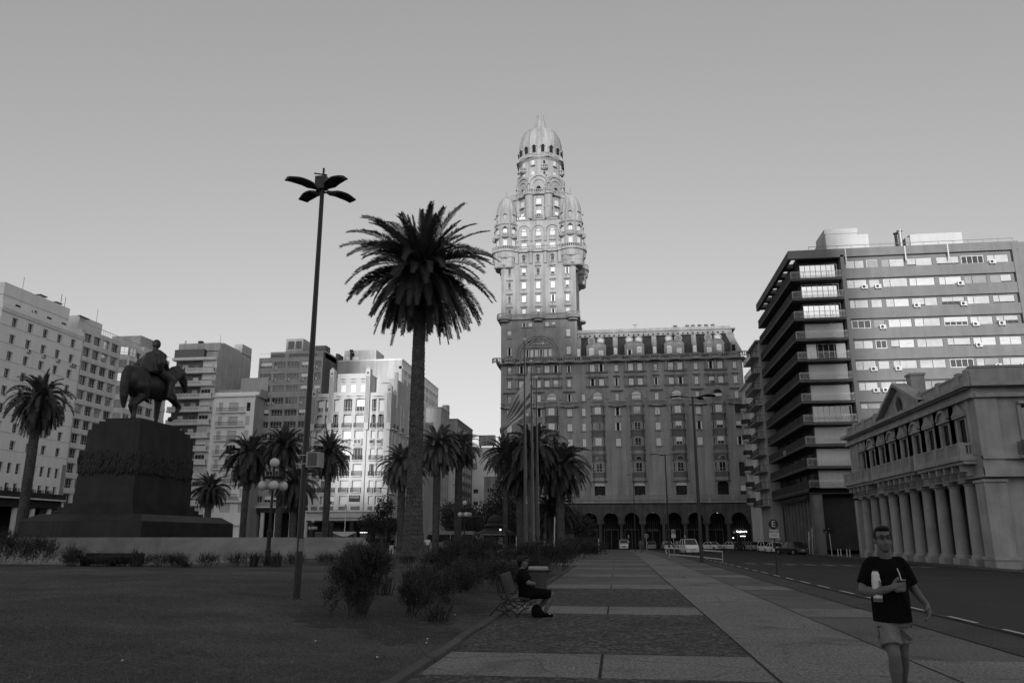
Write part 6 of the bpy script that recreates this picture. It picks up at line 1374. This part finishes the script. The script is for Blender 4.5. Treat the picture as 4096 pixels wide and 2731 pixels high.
# ------------------------------------------------------------------ CARS
def carmesh(kind,paintm):
    L,Wd,Hh,hood,boot=dict(hatch=(3.8,1.68,1.48,.95,.1),sedan=(4.5,1.75,1.42,1.1,.75),van=(4.1,1.72,1.85,.9,.0),suv=(4.3,1.8,1.6,1.05,.15))[kind]
    w=Wd/2; b=MB(); belt=.92 if kind!='van' else 1.15
    def sec(x,zl,zt,ww): return [(x,-ww,zl+.12),(x,-ww*.97,zl),(x,ww*.97,zl),(x,ww,zl+.12),(x,ww,zt-.12),(x,ww*.9,zt),(x,-ww*.9,zt),(x,-ww,zt-.12)]
    st_=[(0,.3,.74,w*.8),(.12,.22,.84,w*.93),(.6,.2,belt-.04,w),(hood,.2,belt,w),(L-boot-.1,.2,belt,w),(L-.3,.22,belt-.03 if boot else belt+.02,w*.98),(L-.05,.25,belt-.12,w*.93),(L,.35,belt-.2,w*.86)]
    vs=[];fs=[]
    for s in st_: vs+=sec(*s)
    for i in range(len(st_)-1):
        for k in range(8): fs.append((i*8+k,i*8+(k+1)%8,(i+1)*8+(k+1)%8,(i+1)*8+k))
    fs+=[tuple(range(7,-1,-1)),tuple((len(st_)-1)*8+k for k in range(8))]; b.mesh(vs,fs,paintm)
    # roof + pillars
    x0,x1,x2,x3=hood,hood+.75,L-boot-(.75 if boot else .42),L-boot-(.0 if kind=='van' else .06); 
    if kind=='van': x2=L-.22; x3=L-.04
    wt=w*.78
    b.mesh([(x1,-wt,Hh-.04),(x2,-wt,Hh-.04),(x2,wt,Hh-.04),(x1,wt,Hh-.04),(x1+.1,-wt*.9,Hh),(x2-.1,-wt*.9,Hh),(x2-.1,wt*.9,Hh),(x1+.1,wt*.9,Hh)],[(4,5,6,7),(0,1,5,4),(1,2,6,5),(2,3,7,6),(3,0,4,7)],paintm)
    gl=MB(); wb=w*.93
    for s in (-1,1): gl.face([(x0+.1,s*wb,belt-.02),(x3,s*wb,belt-.02),(x2,s*wt,Hh-.04),(x1,s*wt,Hh-.04)][::s],glass if kind!='van' else glass)
    gl.face([(x0,-wb,belt-.01),(x0,wb,belt-.01),(x1,wt,Hh-.04),(x1,-wt,Hh-.04)],glass); gl.face([(x3,wb,belt-.01),(x3,-wb,belt-.01),(x2,-wt,Hh-.04),(x2,wt,Hh-.04)],glass)
    for s in (-1,1):
        for (pa,pb) in (((x0,belt),(x1,Hh-.04)),((x3,belt),(x2,Hh-.04)),(((x0+x3)/2,belt),((x1+x2)/2,Hh-.04))):
            b.tube([(pa[0],s*wb,pa[1]),(pb[0],s*wt,pb[1])],.045,paintm,5)
    if kind=='van':
        for s in (-1,0,1): b.tube([(x3+.01,s*wb*.95,belt),(x2+.01,s*wt*.95,Hh-.05)],.1,paintm,5)
        b.box(L-.08,L+.008,-w*.92,w*.92,.5,1.2,paintm); b.box(x2-.05,x3-.06,-wt,wt,Hh-.22,Hh-.05,paintm)
    b.box(L-.04,L+.04,-w*.85,w*.85,.3,.48,paintm if kind!='van' else iron); b.box(-.04,.06,-w*.8,w*.8,.28,.5,paintm)
    lt=[]
    return b,gl,L,w,belt
CARS={}
def car(kind,pm,x,y,rz,label):
    z=gz(x,y)+.01; o=empty('parked_car',(x,y,z),rz,label,'car' if kind!='van' else 'van','vehicles around the square')
    key=(kind,pm.name)
    if key not in CARS:
        b,gl,L,w,belt=carmesh(kind,pm); lm=MB(); lm.box(.02,.14,-w*.17,w*.17,.6,.74,signw)
        tl=MB(); tl.box(L-.08,L+.016,-w*.115,w*.115,.66,.9,mat('tail_light',.09,.3,0)); pt=MB(); pt.box(L+.0,L+.045,-.25,.25,.5,.62,signw); pt.box(-.055,-.03,-.25,.25,.4,.52,signw); pt.box(-.02,.05,-.4,.4,.5,.66,iron)
        wh=MB(); n=len(wh.v); wh.lathe([(.2,-.1),(.31,-.09),(.32,0),(.31,.09),(.2,.1)],0,0,rubber,16); wh.v=[(p[0],p[2],p[1]) for p in wh.v]; rm=MB(); rm.lathe([(.2,-.105),(.2,.105)],0,0,steel,10); rm.v=[(p[0],p[2],p[1]) for p in rm.v]
        CARS[key]=(b.me('body'),gl.me('windows'),lm.me('headlight'),tl.me('taillight'),pt.me('plate'),wh.me('wheel'),rm.me('rim'),L,w)
    C=CARS[key]; L,w=C[7],C[8]
    for nme,m_ in zip(('body','windows','plate'),(C[0],C[1],C[4])): inst(nme,m_,o,(-L/2,0,0))
    for s in (-1,1): inst('headlight',C[2],o,(-L/2,s*w*.69,0)); inst('taillight',C[3],o,(-L/2,s*w*.835,0))
    for fx in (.72,L-.72):
        for s in (-1,1): q=inst('wheel',C[5],o,(-L/2+fx,s*(w-.08),.32)); inst('rim',C[6],q)
    return o
# heading local -x = front ; rotate
car('van',wcar,9.05,104.5,R(97),'white panel van with two rear windows parked just behind the steel railing')
car('van',wcar,1.2,152.5,R(90),'small white van in front of the palace arcade, seen from behind')
car('hatch',scar,6.3,153,R(90),'grey hatchback with a pale tailgate in front of the palace arcade')
car('hatch',wcar,9.2,154,R(-85),'white hatchback facing the camera, second right of the walking figure in grey')
car('hatch',wcar,11.6,152,R(100),'white hatchback half hidden behind the panel van')
car('sedan',wcar,17.0,150.5,R(125),'white saloon parked at an angle right of the panel van')
car('sedan',wcar,20.8,150.8,R(122),'white saloon parked at an angle, right of the big lamp post')
car('hatch',dcar,22.2,147,R(112),'dark hatchback between the white saloon and the silver hatchback')
car('hatch',scar,23.3,144,R(105),'silver hatchback parked before the narrow pale building')
car('suv',wcar,22.6,127,R(100),'white estate car parked by the balcony block')
car('hatch',wcar,22.1,119,R(-80),'white small car parked nose out behind the near parking sign')
car('suv',dcar,22.3,108.5,R(-62),'large dark hatchback parked by the fins of the concrete block')
car('hatch',dcar,24.0,113,R(-75),'dark car half hidden behind the large dark hatchback')
car('sedan',wcar,-8.9,140,R(175),'white car seen between the palm trunks by the flagpoles')
car('hatch',wcar,-13.2,142,R(175),'white hatchback further left behind the flagpoles')

bus=empty('bus',(-24.5,118,P(118)),R(0),'bus with dark windows standing behind the pale drooping palm trunks','bus'); b=MB(); b.box(-3.5,3.5,-1.2,1.2,.4,1.3,mat('bus_side',.25,.4,.05)); b.box(-3.5,3.5,-1.2,1.2,2.4,2.9,MATS['bus_side']); [b.box(x,x+.12,-1.2,1.2,1.3,2.4,MATS['bus_side']) for x in (-3.5,-1.8,0,1.7,3.38)]; b.build('body',bus); b=MB(); b.box(-3.45,3.45,-1.15,1.15,1.3,2.4,glass); b.build('windows',bus)
for x in (-2.3,2.3):
    for s in (-1,1): q=inst('wheel',CARS[('hatch',wcar.name)][5],bus,(x,s*1.1,.45),s=1.4)
# ------------------------------------------------------------------ SIGNS, RAILING, KIOSK, STALL, SCAFFOLD
def esign(x,y,h,r,plate,label,z=None,txt=None,ang=0,white_=False):
    z=gz(x,y) if z is None else z; o=empty('parking_sign',(x,y,z),ang,label,'road sign'); b=MB(); b.cyl(0,0,-.05,h+r,.028 if r<.25 else .04,iron if not white_ else signw,8); b.build('post',o)
    b=MB(); b.mesh([(r*cos(t*PI/12),-.045,h+r*sin(t*PI/12)) for t in range(24)]+[(r*cos(t*PI/12),-.03,h+r*sin(t*PI/12)) for t in range(24)],[tuple(range(24)),tuple(range(47,23,-1))]+[(i,24+i,24+(i+1)%24,(i+1)%24) for i in range(24)],signd)
    if white_: b.arch(0,h,r*.82,r*1.0,-.055,-.045,signw,20,0,2*PI)
    q=b.build('disc',o); text('E',r*1.75,signw,q,(0,-.06,h-.0))
    if plate:
        b=MB(); b.box(-plate[0]/2,plate[0]/2,-.05,-.03,h-r-plate[1]-.05,h-r-.03,signw); q=b.build('plate',o)
        if txt: text(txt,plate[1]*.3,signd,q,(0,-.055,h-r-plate[1]*.28-.02)); c=MB(); [c.box(-plate[0]*.38,plate[0]*.38,-.053,-.05,h-r-plate[1]*(.5+.14*i)-.05,h-r-plate[1]*(.5+.14*i)-.035,greyc) for i in range(3)]; c.build('small_print',q)
    return o
esign(7.0,37.4,2.34,.215,(.42,.33),'near round parking sign with a big letter E and a plate reading RESERVADO','' or None,'RESERVADO',R(-8))
esign(7.9,116,2.9,.3,(.62,.5),'round E sign with a white plate on a pale post before the palace arcade',txt=None,white_=True)
esign(4.6,130,2.3,.32,None,'round E sign on a grey post left of the pale-post E sign',white_=True)
esign(10.2,120,1.0,.26,None,'low round E sign leaning beside the panel van',white_=True)
esign(27.0,140,2.4,.2,(.5,.5),'small distant sign with a white plate in front of the narrow pale building',z=-.5)
for (x,y,h,l) in ((24.6,108.8,2.9,'white leaning post with two small plates by the concrete block, left one'),(24.6,106.9,3.3,'taller white leaning post with small plates by the concrete block')):
    o=empty('bus_stop_post',(x,y,-.48),R(5),l,'post'); b=MB(); b.tube([(0,0,0),(.12,0,h)],.04,signw if h>3 else ac,6); b.box(.05,.2,-.05,-.03,h-.5,h-.05,signw); b.box(.03,.18,-.05,-.03,h-1.0,h-.7,signw); b.build('post',o)
o=empty('street_name_sign',(24.8,98.5,-.48),0,'street name sign on a pale post before the dark ground floor','sign'); b=MB(); b.tube([(0,0,0),(-.1,0,3.2)],.04,ac,6); b.build('post',o); b=MB(); b.box(-.75,.6,-.05,-.02,2.6,3.1,signd); b.box(-.45,.3,-.05,-.02,3.2,3.6,signd); q=b.build('board',o); text('→',.3,signw,q,(-.5,-.06,2.75))
for (x,y) in ((25.7,97),(25.7,95.8),(25.7,93.4),(25.7,92.2)):
    b=MB(); b.cyl(0,0,-.05,.8,.05,ac,8); b.sphere((0,0,.82),.065,ac,8,5); b.build('bollard',None,(x-.6,y,-.48),label='short pale bollard on the pavement before the dark ground floor',cat='bollard',group='bollards on the far pavement')
ra=empty('steel_railing',(0,0,0),0,'double steel tube railing beside the tall lamp post at the roadside','railing'); b=MB(); 
p=[(4.25,68.6),(5.2,66.0),(6.1,61.5),(6.95,55.6)]
def rl(zv): return [(x,y,zv-.02*(i)) for i,(x,y) in enumerate(p)]
b.tube([(4.1,68.9,.35),(4.0,69.0,.5),(4.05,68.9,.72)]+rl(.78),.04,ac,7); b.tube(rl(.28),.035,ac,7); b.build('rail',ra)
for (x,y) in (p[0],p[2],p[3]): q=MB(); q.cyl(x,y,-.15,.77,.03,steel,8); q.build('post',ra)
ks=empty('kiosk',(-17.0,112,P(112)),0,'octagonal kiosk with a small dome and a dark awning with lettering','kiosk'); b=MB(); b.lathe([(1.7,0),(1.7,2.3)],0,0,darkc,8); b.build('walls',ks); b=MB(); b.lathe([(3.0,2.25),(3.0,2.45),(1.4,3.25),(1.3,3.45),(1.7,3.5),(1.6,3.6),(1.1,3.9)],0,0,mat('kiosk_roof',.03,.7,.1),16); b.build('awning',ks); b=MB(); b.lathe([(1.1,3.9),(1.15,4.2),(.95,4.65),(.55,4.95),(.1,5.1)],0,0,MATS['kiosk_roof'],16); b.build('dome',ks)
b=MB(); b.box(-2.4,2.6,-3.02,-2.96,2.2,2.45,signd); q=b.build('awning_board',ks); text('INDEPENDENCIA KIOSCO',.3,signw,q,(.1,-3.04,2.33)); b=MB(); b.box(.7,1.3,-1.75,-1.7,1.0,2.0,signw); b.build('poster',ks); b=MB(); [b.sphere((x,-1.9,2.75 if abs(x)<1 else 3.0),.09,lit,8,6) for x in (-.7,1.0)]; b.build('bulb',ks)
b=MB(); b.box(-.5,.5,-.02,.02,.3,1.5,signw); b.tube([(-.3,0,0),(-.3,0,.3)],.03,iron,4); b.tube([(.3,0,0),(.3,0,.3)],.03,iron,4); b.build('poster_board',None,(-11.9,99,P(99)),label='white poster board standing right of the domed kiosk',cat='poster board')
sl=empty('market_stall',(-3.9,101,P(101)),0,'long dark closed stall with a pale roof edge, left of the far benches','stall'); b=MB(); b.box(-2.5,1.6,-1,1,0,1.75,darkc); b.build('body',sl); b=MB(); b.prism([(-2.7,-1.2),(1.8,-1.2),(1.8,1.2),(-2.7,1.2)],1.75,1.85,curbm); b.build('roof',sl); b=MB(); b.box(1.55,1.68,-1.05,-.9,0,1.8,ac); b.build('corner_post',sl)
sf=empty('pergola',(-9.7,104,P(104)),0,'open iron frame with hanging panels beside the second five-globe lamp','frame'); b=MB()
for x in (-2.6,-.9,1.2): b.tube([(x,0,0),(x,0,3.4 if x>0 else 3.0)],.05,iron,5)
b.tube([(-2.6,0,3.0),(1.2,0,3.4)],.05,iron,5); b.tube([(-2.6,0,2.4),(1.2,0,2.4)],.05,iron,5); b.tube([(-.9,0,3.2),(1.2,0,2.5)],.04,iron,5); b.build('frame',sf); q=MB(); q.box(-1.4,-1.1,0,.05,.3,2.0,signw); q.box(-.2,.0,0,.05,.2,2.1,curbm); q.build('panel',sf)
sf.location=(-11.2,100,P(100))
o=empty('shelter',(-.7,150,-.5),0,'small glazed shelter in front of the palace arcade','shelter'); b=MB(); [b.box(x,x+.12,-1,-.9,0,3.4,iron) for x in (-3,1.1,3)]; b.box(-3.2,3.3,-1.2,1,3.35,3.5,iron); b.box(-3,1.1,-.95,-.92,.9,3.2,glass) ; b.build('frame',o); o.location=(-5.0,150,-.5)
b=MB(); b.tube([(0,0,0),(.1,0,2.8),(.1,0,3.1)],.05,signw,6); b.build('leaning_post',None,(-4.9,62.5,.1),label='white leaning post on the near edge of the far lawn',cat='post')
b=MB(); b.box(-4.2,4.2,-.3,.3,0,.45,stone); b.build('stone_ledge',None,(-13.5,100.5,P(100)),label='low stone ledge in front of the domed kiosk',cat='ledge')
o=empty('construction_hoarding',(-19.8,0,0),0) ; bpy.data.objects.remove(o)
b=MB(); b.box(-22.4,-17.6,-.35,-.3,10.6,17.2,stone2); o=b.build('banner',pal); b=MB(); b.box(-19.7,-18.2,-.38,-.35,14.9,15.3,signd); b.build('banner_print',o)
b=MB()
for i in range(27): x=-10+i*1.4; b.tube([(x,149,-.5),(x,149,.55)],.025,iron,4)
b.tube([(-10,149,.5),(26.4,149,.5)],.03,iron,4); b.tube([(-10,149,.1),(26.4,149,.1)],.02,iron,4); b.build('street_railing',label='long low dark railing along the street before the palace arcade',cat='railing')
for (x,l) in ((1.9,'black and white striped post left of the silver hatchback'),(11.3,'dark post with white marks left of the panel van')):
    b=MB(); b.cyl(0,0,0,2.6,.09,iron,8); b.cyl(0,0,2.0,2.5,.1,signw,8); b.cyl(0,0,1.3,1.5,.1,signw,8); b.build('bus_stop_post',None,(x,138,P(138)),label=l,cat='post')
# wall wires on the modern front
# ------------------------------------------------------------------ ADDED SHADE BLOCKS (unseen, far west, behind the camera)
ZS=math.tan(R(6)); TA=math.tan(R(4)); YT=-300
def shade(xa,xb,zq,label,Y=165,d=25):   # a block whose shadow covers xa..xb below zq on the plane y=Y
    k=(Y-YT); tower('shade_block',xa+k*TA,xb+k*TA,zq+k*ZS,label,YT,d)
shade(-24.6,-7.0,50.0,'unseen block added far west of the square to shade the palace tower')
shade(-7.0,31.0,43.6,'broad unseen block added far west of the square to shade the palace front')
shade(-47.3,-24.6,51.0,'slim unseen block added far west of the square to shade the avenue')
shade(-61,-47.3,10.0,'low unseen block added far west to shade the foot of the deco block')
shade(-170,-61,53.0,'long tall unseen block added north west to shade the left buildings')
tower('shade_block',31.0+465*TA,200,16.5+412*ZS,'lower unseen block added far west to shade the colonnaded house',YT)
# ------------------------------------------------------------------ LIGHT, SKY, CAMERA
w=bpy.data.worlds.new('World'); SC.world=w; w.use_nodes=True; nt=w.node_tree; N=nt.nodes; L=nt.links; bg=N['Background']
sky=N.new('ShaderNodeTexSky'); sky.sky_type='NISHITA'; sky.sun_disc=False; sky.sun_elevation=R(6); sky.sun_rotation=R(176); sky.air_density=1.0; sky.dust_density=1.6; sky.ozone_density=1.0
bw=N.new('ShaderNodeRGBToBW'); L.new(sky.outputs[0],bw.inputs[0])
pw=N.new('ShaderNodeMath'); pw.operation='POWER'; pw.inputs[1].default_value=.68; L.new(bw.outputs[0],pw.inputs[0]); mu=N.new('ShaderNodeMath'); mu.operation='MULTIPLY'; mu.inputs[1].default_value=1.22; L.new(pw.outputs[0],mu.inputs[0])
L.new(mu.outputs[0],bg.inputs['Color']); bg.inputs['Strength'].default_value=.15
sun=bpy.data.lights.new('sun','SUN'); sun.energy=2.2; sun.angle=R(1.0); sun.color=(1,1,1); so=bpy.data.objects.new('sun',sun); COL.objects.link(so)
sd_=Vector((sin(R(4))*cos(R(6)),-cos(R(4))*cos(R(6)),sin(R(6)))); so.rotation_euler=sd_.to_track_quat('Z','Y').to_euler()
cam=bpy.data.cameras.new('camera'); co=bpy.data.objects.new('camera',cam); COL.objects.link(co); SC.camera=co
cam.sensor_width=36; cam.lens=3124/4096*36; cam.clip_end=3000; cam.clip_start=.1
pitch=math.atan((2150-1365.5)/3124); yaw=math.atan((2469-2048)/math.hypot(3124,784.5))
co.location=(0,0,1.62); co.rotation_euler=(PI/2+pitch,0,yaw)
SC.view_settings.view_transform='Standard'; SC.view_settings.look='None'; SC.view_settings.exposure=.8; SC.view_settings.gamma=1
SC.cycles.max_bounces=5; SC.cycles.diffuse_bounces=3; SC.cycles.glossy_bounces=3; SC.cycles.use_adaptive_sampling=True
